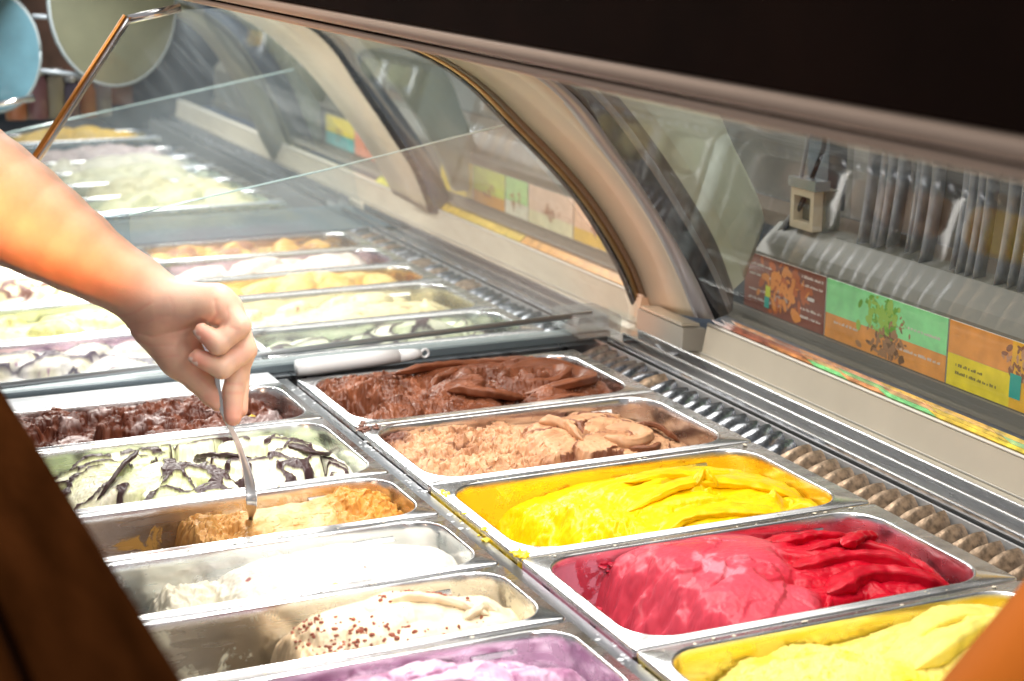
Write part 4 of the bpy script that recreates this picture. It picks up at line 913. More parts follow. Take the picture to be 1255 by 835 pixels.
def fold(own, pts, wd, th, roll, col, m, name='fold'):
    zf, org = o_z[own.split('|')[0]]
    z3 = [(p[0], p[1], zf(p[0], p[1]) + (p[2] if len(p) > 2 else 0) + th * 0.10) for p in pts]
    C = curve(z3, 44); n = len(C); seg = 26; V = []; rs = np.random.RandomState(int(abs(pts[0][0]) * 1e5) % 9999)
    ph = rs.rand() * 6
    for i, p in enumerate(C):
        t = i / (n - 1); d = C[min(i + 1, n - 1)] - C[max(i - 1, 0)]; d /= np.linalg.norm(d)
        s = np.cross(d, (0, 0, 1)); s /= np.linalg.norm(s); u = np.cross(s, d)
        a = roll + 0.3 * math.sin(3 * t + ph); s2 = s * math.cos(a) + u * math.sin(a); u2 = -s * math.sin(a) + u * math.cos(a)
        tp = min(1, (t / 0.16) ** 0.6, ((1 - t) / 0.22) ** 0.6) if 0 < t < 1 else 0.03
        tp = max(tp, 0.03)
        for k in range(seg):
            q = 2 * math.pi * k / seg
            rg = 1 + 0.07 * math.sin(q * 7 + 4 * t + ph) + 0.08 * math.sin(31 * t + q * 2 + ph) * math.sin(9 * t)
            V.append(p + s2 * math.cos(q) * wd * tp * rg + u2 * (math.sin(q) * th * tp * rg * (1 + 0.55 * math.cos(q)) + 0.35 * th * tp * max(0.0, math.cos(q)) ** 6))
    F = np.array([(i * seg + k, i * seg + (k + 1) % seg, (i + 1) * seg + (k + 1) % seg, (i + 1) * seg + k) for i in range(n - 1) for k in range(seg)])
    V = np.array(V); V = V + np.stack([0.0020 * fbm(V[:, 0] * 90, V[:, 1] * 90, 4, 3 + j) for j in range(3)], 1)
    own_o = bpy.data.objects[own]
    cc = mixc(col, tuple(v * 0.8 for v in col), sst(-0.3, 0.4, fbm(V[:, 0] * 60, V[:, 1] * 60, 2, 9)))
    return mesh_obj(name, V - org, F, m, own_o, True, {'Col': cc})
RD = (0.52, 0.004, 0.020)
for pts, wd, th, rl in (([(0.245, 1.335), (0.30, 1.346), (0.345, 1.340)], 0.012, 0.005, 0.2), ([(0.345, 1.345), (0.364, 1.305), (0.374, 1.265), (0.380, 1.225)], 0.010, 0.006, 0.5),
                        ([(0.262, 1.302), (0.315, 1.318), (0.350, 1.290), (0.368, 1.250)], 0.013, 0.006, 0.4), ([(0.225, 1.268), (0.28, 1.282), (0.33, 1.266), (0.355, 1.235)], 0.014, 0.007, 0.35),
                        ([(0.232, 1.222), (0.29, 1.248), (0.345, 1.228), (0.372, 1.206)], 0.015, 0.008, 0.3), ([(0.238, 1.198), (0.285, 1.204), (0.325, 1.200)], 0.010, 0.005, 0.1),
                        ([(0.295, 1.290, 0.004), (0.325, 1.308, 0.010), (0.358, 1.322, 0.014)], 0.0075, 0.0055, 0.0), ([(0.352, 1.268, 0.002), (0.360, 1.250, 0.008), (0.366, 1.225, 0.002)], 0.008, 0.004, 0.9)):
    fold('raspberry_sorbet', pts, wd, th, rl, RD, MATS['gel_raspberry'])
BC = (0.24, 0.075, 0.032)
for pts, wd, th, rl in (([(0.255, 1.932), (0.315, 1.922), (0.355, 1.945), (0.362, 1.982), (0.33, 2.012), (0.275, 2.022)], 0.015, 0.006, 0.3), ([(0.262, 1.965), (0.305, 1.953), (0.335, 1.968), (0.330, 1.992), (0.298, 1.998)], 0.010, 0.006, 0.3),
                        ([(0.235, 1.898), (0.30, 1.896), (0.35, 1.908), (0.378, 1.938)], 0.015, 0.005, 0.2), ([(0.155, 1.935), (0.20, 1.912), (0.255, 1.915)], 0.014, 0.005, 0.3), ([(0.12, 2.035), (0.19, 2.055), (0.27, 2.058), (0.33, 2.045)], 0.018, 0.005, 0.1),
                        ([(0.15, 1.975), (0.17, 2.005), (0.21, 2.015)], 0.013, 0.005, 0.6)):
    fold('milk_chocolate_gelato', pts, wd, th, rl, BC, MATS['gel_chocolate'])
MC = (0.60, 0.33, 0.18); MD = (0.24, 0.09, 0.045)
for pts, wd, th, rl, c in (([(0.252, 1.700), (0.275, 1.682), (0.302, 1.692), (0.300, 1.722), (0.268, 1.728)], 0.010, 0.006, 0.4, MC), ([(0.312, 1.735, 0.003), (0.335, 1.722, 0.008), (0.352, 1.698, 0.002)], 0.010, 0.003, 0.6, MD), ([(0.205, 1.775), (0.228, 1.74), (0.226, 1.700)], 0.013, 0.005, 0.9, MC),
                           ([(0.27, 1.79), (0.31, 1.785), (0.345, 1.762)], 0.013, 0.004, 0.2, MC), ([(0.27, 1.675), (0.295, 1.668), (0.315, 1.680)], 0.006, 0.004, 0.2, MD), ([(0.23, 1.80), (0.25, 1.765), (0.245, 1.725)], 0.005, 0.004, 0.4, MD), ([(0.305, 1.80), (0.31, 1.76), (0.325, 1.72)], 0.004, 0.003, 0.2, MD)):
    fold('mocha_gelato', pts, wd, th, rl, c, MATS['gel_mocha'])
YC = (0.93, 0.58, 0.003)
for pts, wd, th, rl in (([(0.165, 1.437), (0.22, 1.452), (0.29, 1.446), (0.345, 1.434)], 0.013, 0.004, 0.1), ([(0.17, 1.49), (0.25, 1.512), (0.33, 1.502), (0.375, 1.472)], 0.014, 0.004, 0.15), ([(0.20, 1.552), (0.27, 1.568), (0.335, 1.553), (0.372, 1.52)], 0.015, 0.0035, 0.1),
                        ([(0.332, 1.436), (0.352, 1.424), (0.370, 1.436), (0.362, 1.456), (0.345, 1.456)], 0.0075, 0.0045, 0.3), ([(0.255, 1.500, 0.001), (0.272, 1.512, 0.005), (0.283, 1.498, 0.002)], 0.007, 0.004, 0.5), ([(0.21, 1.595), (0.28, 1.60), (0.34, 1.59)], 0.010, 0.003, 0.0)):
    fold('yellow_gelato', pts, wd, th, rl, YC, MATS['gel_yellow'])
LC = (0.93, 0.78, 0.18)
for pts, wd, th, rl in (([(0.185, 0.995), (0.26, 1.02), (0.34, 1.02)], 0.018, 0.008, 0.2), ([(0.19, 1.04), (0.27, 1.07), (0.35, 1.07)], 0.018, 0.008, 0.25), ([(0.20, 1.09), (0.28, 1.115), (0.36, 1.11)], 0.016, 0.007, 0.2)):
    fold('lemon_gelato', pts, wd, th, rl, LC, MATS['gel_lemon'])
CC = (0.86, 0.72, 0.52)
for pts, wd, th, rl in (([(-0.150, 1.330), (-0.12, 1.332), (-0.085, 1.322), (-0.062, 1.305)], 0.010, 0.004, 0.25), ([(-0.09, 1.300), (-0.065, 1.322), (-0.04, 1.318)], 0.010, 0.004, 0.2)):
    fold('cream_gelato', pts, wd, th, rl, CC, MATS['gel_cream'])
DC = (0.060, 0.032, 0.034)
for pts, wd, th, rl in (([(-0.315, 1.742, 0.002), (-0.285, 1.775, 0.008), (-0.252, 1.822, 0.014)], 0.0065, 0.0022, 0.6), ([(-0.19, 1.83, 0.003), (-0.185, 1.80, 0.006), (-0.165, 1.775, 0.003), (-0.135, 1.775, 0.002)], 0.006, 0.0022, 0.4), ([(-0.095, 1.80, 0.002), (-0.07, 1.77, 0.004), (-0.045, 1.79, 0.002)], 0.008, 0.002, 0.3)):
    fold('mint_chocolate_gelato', pts, wd, th, rl, DC, MATS['gel_mint'], 'chocolate_shard')
VC = (0.72, 0.50, 0.62)
for pts, wd, th, rl in (([(-0.24, 1.14), (-0.19, 1.17), (-0.14, 1.16)], 0.011, 0.006, 0.4), ([(-0.17, 1.20), (-0.12, 1.215), (-0.07, 1.19)], 0.010, 0.005, 0.2), ([(-0.13, 1.13), (-0.09, 1.155), (-0.05, 1.14)], 0.010, 0.005, 0.5)):
    fold('mauve_gelato', pts, wd, th, rl, VC, MATS['gel_mauve'])

# crumbs on the cream gelato, splashes on the rims: too small and many to count
def crumbs(name, label, cat, spots, zfun, m, parent=None, s0=0.0009, s1=0.0022, seed=1, flat=1.0):
    rr = random.Random(seed); b = MB()
    ico = [(0, 0, 1), (0.894, 0, 0.447), (0.276, 0.851, 0.447), (-0.724, 0.526, 0.447), (-0.724, -0.526, 0.447), (0.276, -0.851, 0.447), (0.724, 0.526, -0.447), (-0.276, 0.851, -0.447), (-0.894, 0, -0.447), (-0.276, -0.851, -0.447), (0.724, -0.526, -0.447), (0, 0, -1)]
    IF = [(0, 1, 2), (0, 2, 3), (0, 3, 4), (0, 4, 5), (0, 5, 1), (1, 6, 2), (2, 7, 3), (3, 8, 4), (4, 9, 5), (5, 10, 1), (6, 7, 2), (7, 8, 3), (8, 9, 4), (9, 10, 5), (10, 6, 1), (11, 7, 6), (11, 8, 7), (11, 9, 8), (11, 10, 9), (11, 6, 10)]
    for x, y in spots:
        s = s0 + (s1 - s0) * rr.random() ** 2; z = zfun(x, y) + s * 0.3 * flat; q = [rr.uniform(0.6, 1.5) for _ in range(2)] + [rr.uniform(0.6, 1.2) * flat]
        b.add([(x + v[0] * s * q[0] * rr.uniform(0.8, 1.2), y + v[1] * s * q[1] * rr.uniform(0.8, 1.2), z + v[2] * s * q[2]) for v in ico], IF)
    o = b.build(name, m, None); o['kind'] = 'stuff'
    if parent is not None:
        o.parent = parent; o.matrix_parent_inverse = Matrix.Translation(-parent.location)
    else: o['label'] = label; o['category'] = cat
    return o
blob = [(rr.gauss(cx_, s), rr.gauss(cy_, s * 0.8)) for rr in [random.Random(21)] for cx_, cy_, s, n in ((0.095, 1.392, 0.006, 16), (0.055, 1.372, 0.004, 10), (0.11, 1.388, 0.004, 10), (0.068, 1.365, 0.006, 6)) for _ in range(n)]
o = crumbs('wall_smears', 'small dark red sorbet smears stuck to the rear left wall of the raspberry pan', 'smears', blob, lambda x, y: -0.012 - 1.4 * (1.394 - min(y, 1.394)), MATS['drip_red'] if 'drip_red' in MATS else mat('drip_red', (0.50, 0.01, 0.04), 0.35), s0=0.001, s1=0.0045, seed=9, flat=0.5)
zat, org = o_z['cream_gelato']; rr = random.Random(5); sp_ = []
for (cx_, cy_, sx, sy, n) in ((-0.222, 1.335, 0.006, 0.006, 46), (-0.198, 1.305, 0.014, 0.012, 85), (-0.175, 1.29, 0.018, 0.007, 60), (-0.100, 1.345, 0.011, 0.0035, 60), (-0.15, 1.335, 0.004, 0.01, 9), (-0.11, 1.305, 0.025, 0.03, 8), (-0.072, 1.315, 0.005, 0.009, 22), (-0.155, 1.282, 0.04, 0.004, 18)):
    for _ in range(n):
        x = rr.gauss(cx_, sx); y = rr.gauss(cy_, sy)
        if -0.235 < x < -0.035 and 1.276 < y < 1.388: sp_.append((x, y))
crumbs('crumbs', '', '', sp_, lambda x, y: zat(x, y), mat('crumb_red', (0.33, 0.075, 0.035), 0.6, var=0.5, vscale=200), cream, seed=3)
def rimz(x, y): return 0.0
ys = []; rr = random.Random(8)
for (cx_, cy_, s, n) in ((0.018, 1.603, 0.005, 16), (0.012, 1.545, 0.004, 6), (0.012, 1.49, 0.004, 6), (0.019, 1.416, 0.006, 44)):
    for _ in range(n): ys.append((rr.gauss(cx_, s * 0.6), rr.gauss(cy_, s)))
crumbs('yellow_splashes', 'bright yellow drips of gelato on the divider beside the yellow pan', 'drips', ys, lambda x, y: -0.0005 if x > 0.0115 or x < -0.0075 else -0.0075, mat('drip_yellow', (0.92, 0.66, 0.01), 0.35), s0=0.0012, s1=0.0042, seed=5, flat=0.6)
cl_ = [rr.uniform(0.95, 2.1) for _ in range(16)]
fr_ = [(rr.gauss(0.006, 0.0045), rr.gauss(rr.choice(cl_), 0.012)) for _ in range(80)]
crumbs('frost_specks', 'white frost and gelato specks scattered along the steel divider between the two columns', 'frost', fr_, lambda x, y: 0.0 if x > 0.0125 or x < -0.0085 else -0.0075, mat('frost', (0.8, 0.83, 0.86), 0.4), s0=0.0006, s1=0.0030, seed=6, flat=0.35)
crumbs('chocolate_crumbs', 'few chocolate crumbs on the rim corner between chocolate and mocha pans', 'crumbs', [(rr.gauss(0.022, 0.006), rr.gauss(1.862, 0.010)) for _ in range(40)], lambda x, y: 0.0, mat('crumb_choc', (0.17, 0.06, 0.035), 0.5), s0=0.0012, s1=0.0035, seed=7)

rr = random.Random(31); sp2_ = []
for y_ in (1.173, 1.400, 1.630, 1.861, 1.185, 1.414, 1.644):
    for _ in range(12): sp2_.append((rr.uniform(0.03, 0.40), y_ + rr.uniform(-0.003, 0.003)))
for y_ in (1.258, 1.402, 1.551, 1.695, 1.918, 1.267, 1.408):
    for _ in range(12): sp2_.append((rr.uniform(-0.38, -0.02), y_ + rr.uniform(-0.0015, 0.0015)))
crumbs('rim_specks', 'tiny pale dried drips dotted along the steel pan rims', 'drips', sp2_, lambda x, y: 0.0002, mat('dried_drip', (0.74, 0.66, 0.52), 0.5), s0=0.0005, s1=0.0026, seed=12, flat=0.3)

# far pans, softly out of focus ----------------------------------------------
def far_fn(ca, cb, seed, ribbons=None, bits=None, amp=0.010):
    def f(x, y, z, t):
        p, i_ = petals(x, y, seed, 16, (x.min(), x.max()), (y.min(), y.max()), 0.05, 0.025, amp, 0.2, 1.0, 6, off=0.006)
        zz = z - 0.003 + np.maximum(p, -0.004) + 0.002 * fbm(x * 60, y * 60, 3, seed)
        c = mixc(ca, cb, sst(-0.2, 0.3, fbm(x * 22, y * 22, 3, seed + 1)))
        if ribbons:
            wx = x + 0.02 * fbm(x * 25, y * 25, 3, seed + 2)
            rb = 1 - sst(0.09, 0.12, np.abs(pn(wx * 18, y * 22, seed + 3))); c = mixc(c, ribbons, rb); zz = zz + 0.003 * rb
        if bits: c = mixc(c, bits, sst(0.32, 0.4, fbm(x * 60, y * 60, 2, seed + 5)))
        return zz, c
    return f
FAR = [  # column, y0, y1, name, labels, colours
 ('R', 2.215, 2.372, 'mint_chocolate_gelato', 'mint gelato with chocolate shards just behind the partition', (0.84, 0.84, 0.66), (0.68, 0.74, 0.5), (0.09, 0.05, 0.05), None, (0.65, 0.70, 0.62)),
 ('R', 2.376, 2.588, 'cream_gelato', 'pale cream gelato with a few raisins, second behind the partition', (0.93, 0.84, 0.52), (0.92, 0.80, 0.45), None, (0.45, 0.2, 0.08), (0.80, 0.78, 0.66)),
 ('R', 2.592, 2.738, 'custard_gelato', 'golden custard gelato, third behind the partition', (0.90, 0.66, 0.24), (0.86, 0.52, 0.12), None, None, (0.88, 0.62, 0.20)),
 ('R', 2.742, 2.900, 'milk_gelato', 'white gelato in a mauve tinted pan, fourth behind the partition', (0.86, 0.78, 0.74), (0.80, 0.66, 0.62), None, None, (0.55, 0.42, 0.50)),
 ('R', 2.904, 3.065, 'caramel_gelato', 'caramel and chocolate gelato, farthest in the second section', (0.70, 0.42, 0.10), (0.35, 0.16, 0.07), None, None, (0.55, 0.48, 0.40)),
 ('L', 2.215, 2.432, 'blackberry_cream_gelato', 'cream gelato with blackberry streaks behind the partition at left', (0.86, 0.80, 0.62), (0.80, 0.76, 0.74), (0.13, 0.10, 0.14), (0.42, 0.2, 0.32), (0.55, 0.42, 0.52)),
 ('L', 2.436, 2.660, 'pistachio_gelato', 'yellow-green gelato with nut crumbs under the forearm', (0.78, 0.72, 0.36), (0.60, 0.58, 0.22), None, (0.30, 0.25, 0.08), (0.62, 0.68, 0.60)),
 ('L', 2.664, 2.890, 'stracciatella_gelato', 'cream stracciatella gelato seen under the elbow at the left edge', (0.90, 0.80, 0.45), (0.92, 0.88, 0.78), (0.25, 0.12, 0.1), None, (0.80, 0.80, 0.78)),
 ('L', 2.894, 3.065, 'vanilla_gelato', 'vanilla gelato farthest in the left column of the second section', (0.92, 0.86, 0.68), (0.90, 0.82, 0.6), None, None, (0.75, 0.8, 0.82)),
]
for i, (c, y0, y1, nm, lb, ca, cb, rbn, bits, stc) in enumerate(FAR):
    a, b_, oa, ob = (RX0, RX1 + 0.01, ROX0, ROX1 + 0.01) if c == 'R' else (LX0, LX1, LOX0, LOX1)
    pan('steel pan holding the ' + lb, a, b_, y0, y1, oa, ob, 0.010, steel_smeared('far_steel_%d' % i, None, 0, i, tuple(min(1, v * 0.9) for v in stc), stc), r=0.038, far=False)
    gelato(nm, lb, 'gelato', (oa, ob, y0 + 0.010, y1 - 0.010), [(oa - 0.02, -0.02), (oa + 0.04, -0.006), (0.5 * (oa + ob), 0.003), (ob - 0.06, -0.002), (ob - 0.02, -0.03), (ob, -0.05)],
           far_fn(ca, cb, 200 + 7 * i, rbn, bits), GEL('gel_far', 0.4, 0.15, (1, 0.8, 0.6), 0.1), back=0.020, front=0.012, res=0.003)
k = 0
TH = [('R', 3.42, 'mint_gelato', 'pale yellow-green gelato', (0.90, 0.86, 0.52)), ('R', 3.60, 'cream_gelato', 'cream yellow gelato', (0.92, 0.84, 0.52)), ('R', 3.78, 'vanilla_gelato', 'pale vanilla gelato', (0.88, 0.86, 0.62)), ('R', 3.96, 'milk_gelato', 'ivory white gelato', (0.90, 0.86, 0.72)), ('R', 4.14, 'rose_gelato', 'rose beige gelato', (0.66, 0.55, 0.56)), ('R', 4.50, 'mango_gelato', 'bright mango gelato', (0.92, 0.58, 0.06)),
      ('L', 3.42, 'cream_gelato', 'ivory gelato', (0.85, 0.86, 0.74)), ('L', 3.60, 'yogurt_gelato', 'yogurt white gelato', (0.84, 0.88, 0.88)), ('L', 3.78, 'mint_gelato', 'greenish cream gelato', (0.88, 0.90, 0.70)), ('L', 3.96, 'vanilla_gelato', 'butter yellow gelato', (0.88, 0.80, 0.42)), ('L', 4.14, 'yogurt_gelato', 'plain white gelato', (0.84, 0.86, 0.84)), ('L', 4.50, 'rose_gelato', 'rose pink gelato', (0.82, 0.52, 0.56))]
place = {3.42: 'nearest pan', 3.60: 'second pan', 3.78: 'third pan', 3.96: 'fourth pan', 4.14: 'fifth pan', 4.50: 'farthest pan'}
for (c, y0, nm, lb, ca) in TH:
    a, b_, oa, ob = (RX0, RX1, ROX0, ROX1) if c == 'R' else (LX0, LX1, LOX0, LOX1)
    w_ = 'right' if c == 'R' else 'left'
    pan('steel pan of %s, %s of the %s column in the third section' % (lb, place[y0], w_), a, b_, y0, y0 + 0.172, oa, ob, 0.010, steel_smeared('third_steel', None, 0, 3, (0.6, 0.68, 0.72), (0.72, 0.78, 0.80)), far=True, lug=False)
    gelato(nm, '%s in the %s of the %s column, third section' % (lb, place[y0], w_), 'gelato', (oa, ob, y0 + 0.010, y0 + 0.162), [(oa, -0.03), (oa + 0.05, 0.008), (0.5 * (oa + ob), 0.02), (ob - 0.06, 0.006), (ob, -0.04)],
           far_fn(ca, tuple(v * 0.9 for v in ca), 300 + k), MATS['gel_far'], back=0.018, front=0.012, res=0.005); k += 1

# ------------------------------------------------------------------ white scraper handle on the back rim
hd_ = thing('scraper_handle', 'white plastic scraper handle with a hanging hole, lying behind the chocolate pan', 'scraper', (0.02, 2.118, 0.009))
WP = mat('white_plastic', (0.90, 0.91, 0.92), 0.3)
b = MB(); b.tube([(0, 0, 0), (0.02, 0.0, 0), (0.10, 0.002, 0.001), (0.142, 0.003, 0.001)], [0.0115, 0.0125, 0.0115, 0.0100], 14, 0.95); b.build('grip', WP, hd_, True)
b = MB(); b.tube([(0.1425, 0.003, 0.001), (0.165, 0.004, 0.001), (0.174, 0.004, 0.001)], [0.0098, 0.0085, 0.006], 14, 0.9); b.build('end_cap', WP, hd_, True)
b = MB(); b.tube([(0.1805 + 0.0055 * math.cos(a), 0.004, 0.001 + 0.0055 * math.sin(a)) for a in np.linspace(0, 2 * math.pi, 17)], 0.0018, 8, up=(0, 1, 0)); b.build('hanging_ring', WP, hd_, True)

# ------------------------------------------------------------------ arm, hand, spoon
S_ = 1 / 1262.0
AX = {'x': RW[:, 0], 'y': -RW[:, 1], 'z': -RW[:, 2]}
ANCH = at(285, 450, 1, 1.605)
MW = np.stack([AX['x'], AX['y'], AX['z']], 0)
def loc(p): return np.array([(p[0] - 285) * S_, -(p[1] - 450) * S_, (p[2] if len(p) > 2 else 0) * S_])
def sd_cap(P, a, b, ra, rb, sq=1.0):
    a = loc(a); b = loc(b); ra *= S_; rb *= S_
    ba = b - a; pa = P - a; h = np.clip((pa @ ba) / (ba @ ba), 0, 1)
    d = pa - h[..., None] * ba
    if sq != 1.0: d = d * np.array([1, 1, 1 / sq])
    return np.sqrt((d ** 2).sum(-1)) - (ra + (rb - ra) * h)
def smin(a, b, k): h = np.clip(0.5 + 0.5 * (b - a) / k, 0, 1); return b * (1 - h) + a * h - k * h * (1 - h)
def chain(P, pts, k=0.004):
    d = None
    for (p, q) in zip(pts[:-1], pts[1:]):
        e = sd_cap(P, p[:3], q[:3], p[3], q[3]); d = e if d is None else smin(d, e, k)
    return d
# joints: photograph x, y, depth towards the viewer (same unit), radius
FINGERS = dict(
    pinky=[(272, 373, 26, 19), (297, 400, 30, 14.8), (274, 421, 39, 13.6), (256, 407, 45, 10.6)],
    ring=[(282, 380, 8, 18), (300, 429, 8, 15.5), (276, 450, 25, 13.6), (248, 438, 34, 10.4)],
    middle=[(280, 386, -18, 18), (294, 436, -14, 15), (285, 480, -6, 13.0), (285, 511, -2, 10.8)],
    index=[(270, 384, -42, 18), (289, 432, -40, 14), (288, 475, -34, 11.5), (290, 503, -26, 9.8)],
    thumb=[(196, 404, -6, 27), (218, 440, -10, 23), (243, 466, -12, 16.5), (256, 484, -12, 12), (264, 497, -10, 7.5)])
ARM_ = [(-330, 60, -40, 92), (-110, 184, -25, 84), (0, 250, -12, 71), (75, 296, -5, 56), (128, 330, 0, 44.5), (166, 352, 4, 35)]
ARM = [tuple(np.concatenate([c, [np.interp(c[0], [a[0] for a in ARM_], [a[3] for a in ARM_])]])) for c in curve([a[:3] for a in ARM_], 14)]
PALM = [((200, 374, 14, 31), (268, 371, 24, 21)), ((188, 394, -2, 31), (226, 438, -10, 24)), ((166, 352, 4, 34), (205, 382, -2, 34)), ((205, 378, 0, 33), (270, 376, 14, 21)), ((205, 382, -12, 33), (262, 381, -30, 22)), ((190, 372, 2, 31), (220, 402, -8, 26)), ((268, 374, 28, 20), (262, 380, -40, 21))]
CREASES = [([(150, 389), (172, 385), (196, 372)], 0.7, 2.4), ([(153, 397), (184, 397), (214, 388)], 1.0, 2.2), ([(158, 404), (192, 413), (228, 405), (256, 393)], 2.4, 2.4), ([(163, 413), (190, 424), (220, 424)], 0.8, 2.2),
           ([(170, 424), (194, 438), (222, 436)], 0.6, 2.0), ([(272, 370), (274, 386), (262, 398)], 2.0, 2.6), ([(286, 378), (287, 392), (281, 402)], 1.0, 2.0), ([(216, 366), (222, 378), (218, 390)], 0.6, 2.6),
           ([(246, 402), (238, 414), (243, 436)], 3.0, 3.0), ([(300, 404), (290, 402)], 0.7, 1.8), ([(272, 482), (298, 482)], 0.7, 1.6), ([(274, 470), (298, 471)], 0.5, 1.6), ([(236, 452), (258, 474)], 0.5, 2.0)]
def hand_sdf(P):
    d = None
    for p, q in zip(ARM[:-1], ARM[1:]):
        e = sd_cap(P, p[:3], q[:3], p[3], q[3], 0.92); d = e if d is None else smin(d, e, 0.003)
    palm = None
    for p, q in PALM:
        e = sd_cap(P, p[:3], q[:3], p[3], q[3]); palm = e if palm is None else smin(palm, e, 0.010)
    d = smin(d, palm, 0.020)
    th = chain(P, FINGERS['thumb'], 0.006); d = smin(d, th, 0.010)
    fg = None
    for nme in ('pinky', 'ring', 'middle', 'index'):
        c = FINGERS[nme]; e0 = sd_cap(P, c[0][:3], c[1][:3], c[0][3], c[1][3])
        rest = chain(P, c[1:], 0.003)
        body = smin(e0, rest, 0.003)
        # the first segment grows out of the palm, the rest stays apart from it
        base = smin(d, e0, 0.007)
        d0 = base if fg is None else base
        d = np.minimum(base, d) if False else base
        fg = body if fg is None else smin(fg, body, 0.0006)
    d = np.minimum(d, fg)
    d = smin(d, fg, 0.0006)
    XY = P[..., :2]
    for pts, dep, wd in CREASES:
        best = np.full(d.shape, 9.0)
        for p, q in zip(pts[:-1], pts[1:]):
            a = loc(p)[:2]; b_ = loc(q)[:2]; ba = b_ - a; pa = XY - a; h = np.clip((pa @ ba) / (ba @ ba), 0, 1)
            best = np.minimum(best, np.hypot(*(np.moveaxis(pa - h[..., None] * ba, -1, 0))))
        d = d + dep * 0.55 * S_ * np.exp(-(best / (wd * S_)) ** 2) * (P[..., 2] > -0.004)
    return d
def surface_nets(f, lo, hi, h):
    xs = [np.arange(lo[i], hi[i] + h, h) for i in range(3)]
    D = np.empty([len(x) for x in xs], np.float32)
    c = 6                                           # coarse pass, then the fine values only near the surface
    xc = [x[::c] for x in xs]; Gc = np.stack(np.meshgrid(*xc, indexing='ij'), -1); Dc = f(Gc).astype(np.float32)
    up = Dc
    for ax in range(3): up = np.repeat(up, c, axis=ax)
    up = up[:D.shape[0], :D.shape[1], :D.shape[2]]
    D[:] = up; near = np.abs(up) < h * c * 1.9; I = np.argwhere(near)
    for i in range(0, len(I), 400000):
        J = I[i:i + 400000]; P = np.stack([xs[k][J[:, k]] for k in range(3)], -1); D[tuple(J.T)] = f(P)
    s = D < 0
    n = [k - 1 for k in D.shape]
    cs = [s[a:a + n[0], b:b + n[1], c:c + n[2]] for a in (0, 1) for b in (0, 1) for c in (0, 1)]
    cnt = sum(c.astype(np.int8) for c in cs); act = (cnt > 0) & (cnt < 8)
    ids = -np.ones(act.shape, np.int64); I = np.argwhere(act); ids[act] = np.arange(len(I))
    acc = np.zeros((len(I), 3)); num = np.zeros(len(I))
    corners = [(a, b, c) for a in (0, 1) for b in (0, 1) for c in (0, 1)]
    for i in range(8):
        for j in range(i + 1, 8):
            ci, cj = np.array(corners[i]), np.array(corners[j])
            if abs(ci - cj).sum() != 1: continue
            di = D[tuple((I + ci).T)]; dj = D[tuple((I + cj).T)]; cr = (di < 0) != (dj < 0)
            t = np.where(cr, di / np.where(cr, di - dj, 1), 0)
            acc += np.where(cr[:, None], (I + ci) + t[:, None] * (cj - ci), 0); num += cr
    V = acc / num[:, None] * h + np.array([x[0] for x in xs])
    F = []
    for ax in range(3):
        u, v = (ax + 1) % 3, (ax + 2) % 3
        sl = [slice(1, n[k]) for k in range(3)]; sl[ax] = slice(0, n[ax])
        a = s[tuple(sl)]; sl2 = list(sl); sl2[ax] = slice(1, n[ax] + 1); b_ = s[tuple(sl2)]
        E = np.argwhere(a != b_); off = np.array([1, 1, 1]); off[ax] = 0; E = E + off
        flip = s[tuple(E.T)]
        eu = np.zeros(3, int); eu[u] = 1; ev = np.zeros(3, int); ev[v] = 1
        q = np.stack([ids[tuple((E - eu - ev).T)], ids[tuple((E - ev).T)], ids[tuple(E.T)], ids[tuple((E - eu).T)]], 1)
        q[~flip] = q[~flip][:, ::-1]; F.append(q)
    return V, np.concatenate(F)
# fine grid round the hand; the forearm shares the same grid so that the figure stays one surface
Vh, Fh = surface_nets(hand_sdf, np.array([loc((-428, 0))[0], loc((0, 545))[1], -0.112]), np.array([loc((332, 0))[0], loc((0, -42))[1], 0.085]), 0.00122)
# skin colour: redder on fingertips, knuckles and creases, paler on the back of the hand
def px_of(V): return V[:, 0] / S_ + 285, 450 - V[:, 1] / S_, V[:, 2] / S_
X_, Y_, Z_ = px_of(Vh)
base = np.array([0.87, 0.56, 0.41]); red = np.array([0.84, 0.36, 0.27]); pale = np.array([0.91, 0.68, 0.55])
wr = np.zeros(len(Vh))
for (x, y, s, a) in ((255, 415, 16, 0.9), (250, 442, 15, 0.9), (285, 512, 18, 0.8), (262, 490, 15, 0.6), (250, 420, 14, 0.8), (215, 400, 28, 0.45), (175, 400, 20, 0.4), (300, 432, 12, 0.3), (205, 430, 24, 0.25), (283, 385, 12, 0.3)):
    wr = np.maximum(wr, a * np.exp(-((X_ - x) ** 2 + (Y_ - y) ** 2) / s ** 2))
for pts, dep, wd in CREASES:
    for p, q in zip(pts[:-1], pts[1:]):
        ax, ay = p; bx, by = q; l2 = (bx - ax) ** 2 + (by - ay) ** 2; h = np.clip(((X_ - ax) * (bx - ax) + (Y_ - ay) * (by - ay)) / l2, 0, 1)
        dd = np.hypot(X_ - ax - h * (bx - ax), Y_ - ay - h * (by - ay)); wr = np.maximum(wr, 0.45 * np.exp(-(dd / 2.2) ** 2) * (Z_ > 0))
wr = np.clip(wr + 0.12 * fbm(X_ / 12, Y_ / 12, 3, 50), 0, 1)
Cs = base * (1 - wr[:, None]) + red * wr[:, None]
pl = np.clip(np.exp(-((X_ - 230) ** 2 + (Y_ - 355) ** 2) / 35 ** 2), 0, 1)[:, None] * 0.6; Cs = Cs * (1 - pl) + pale * pl
SKIN = mat('skin', rough=0.46, sss=0.35, sssr=(1.0, 0.35, 0.2), attr='Col', bump=0.16, bscale=1100, var=0.08, vscale=60)
SKIN.node_tree.nodes['Principled BSDF'].inputs['Subsurface Scale'].default_value = 0.004
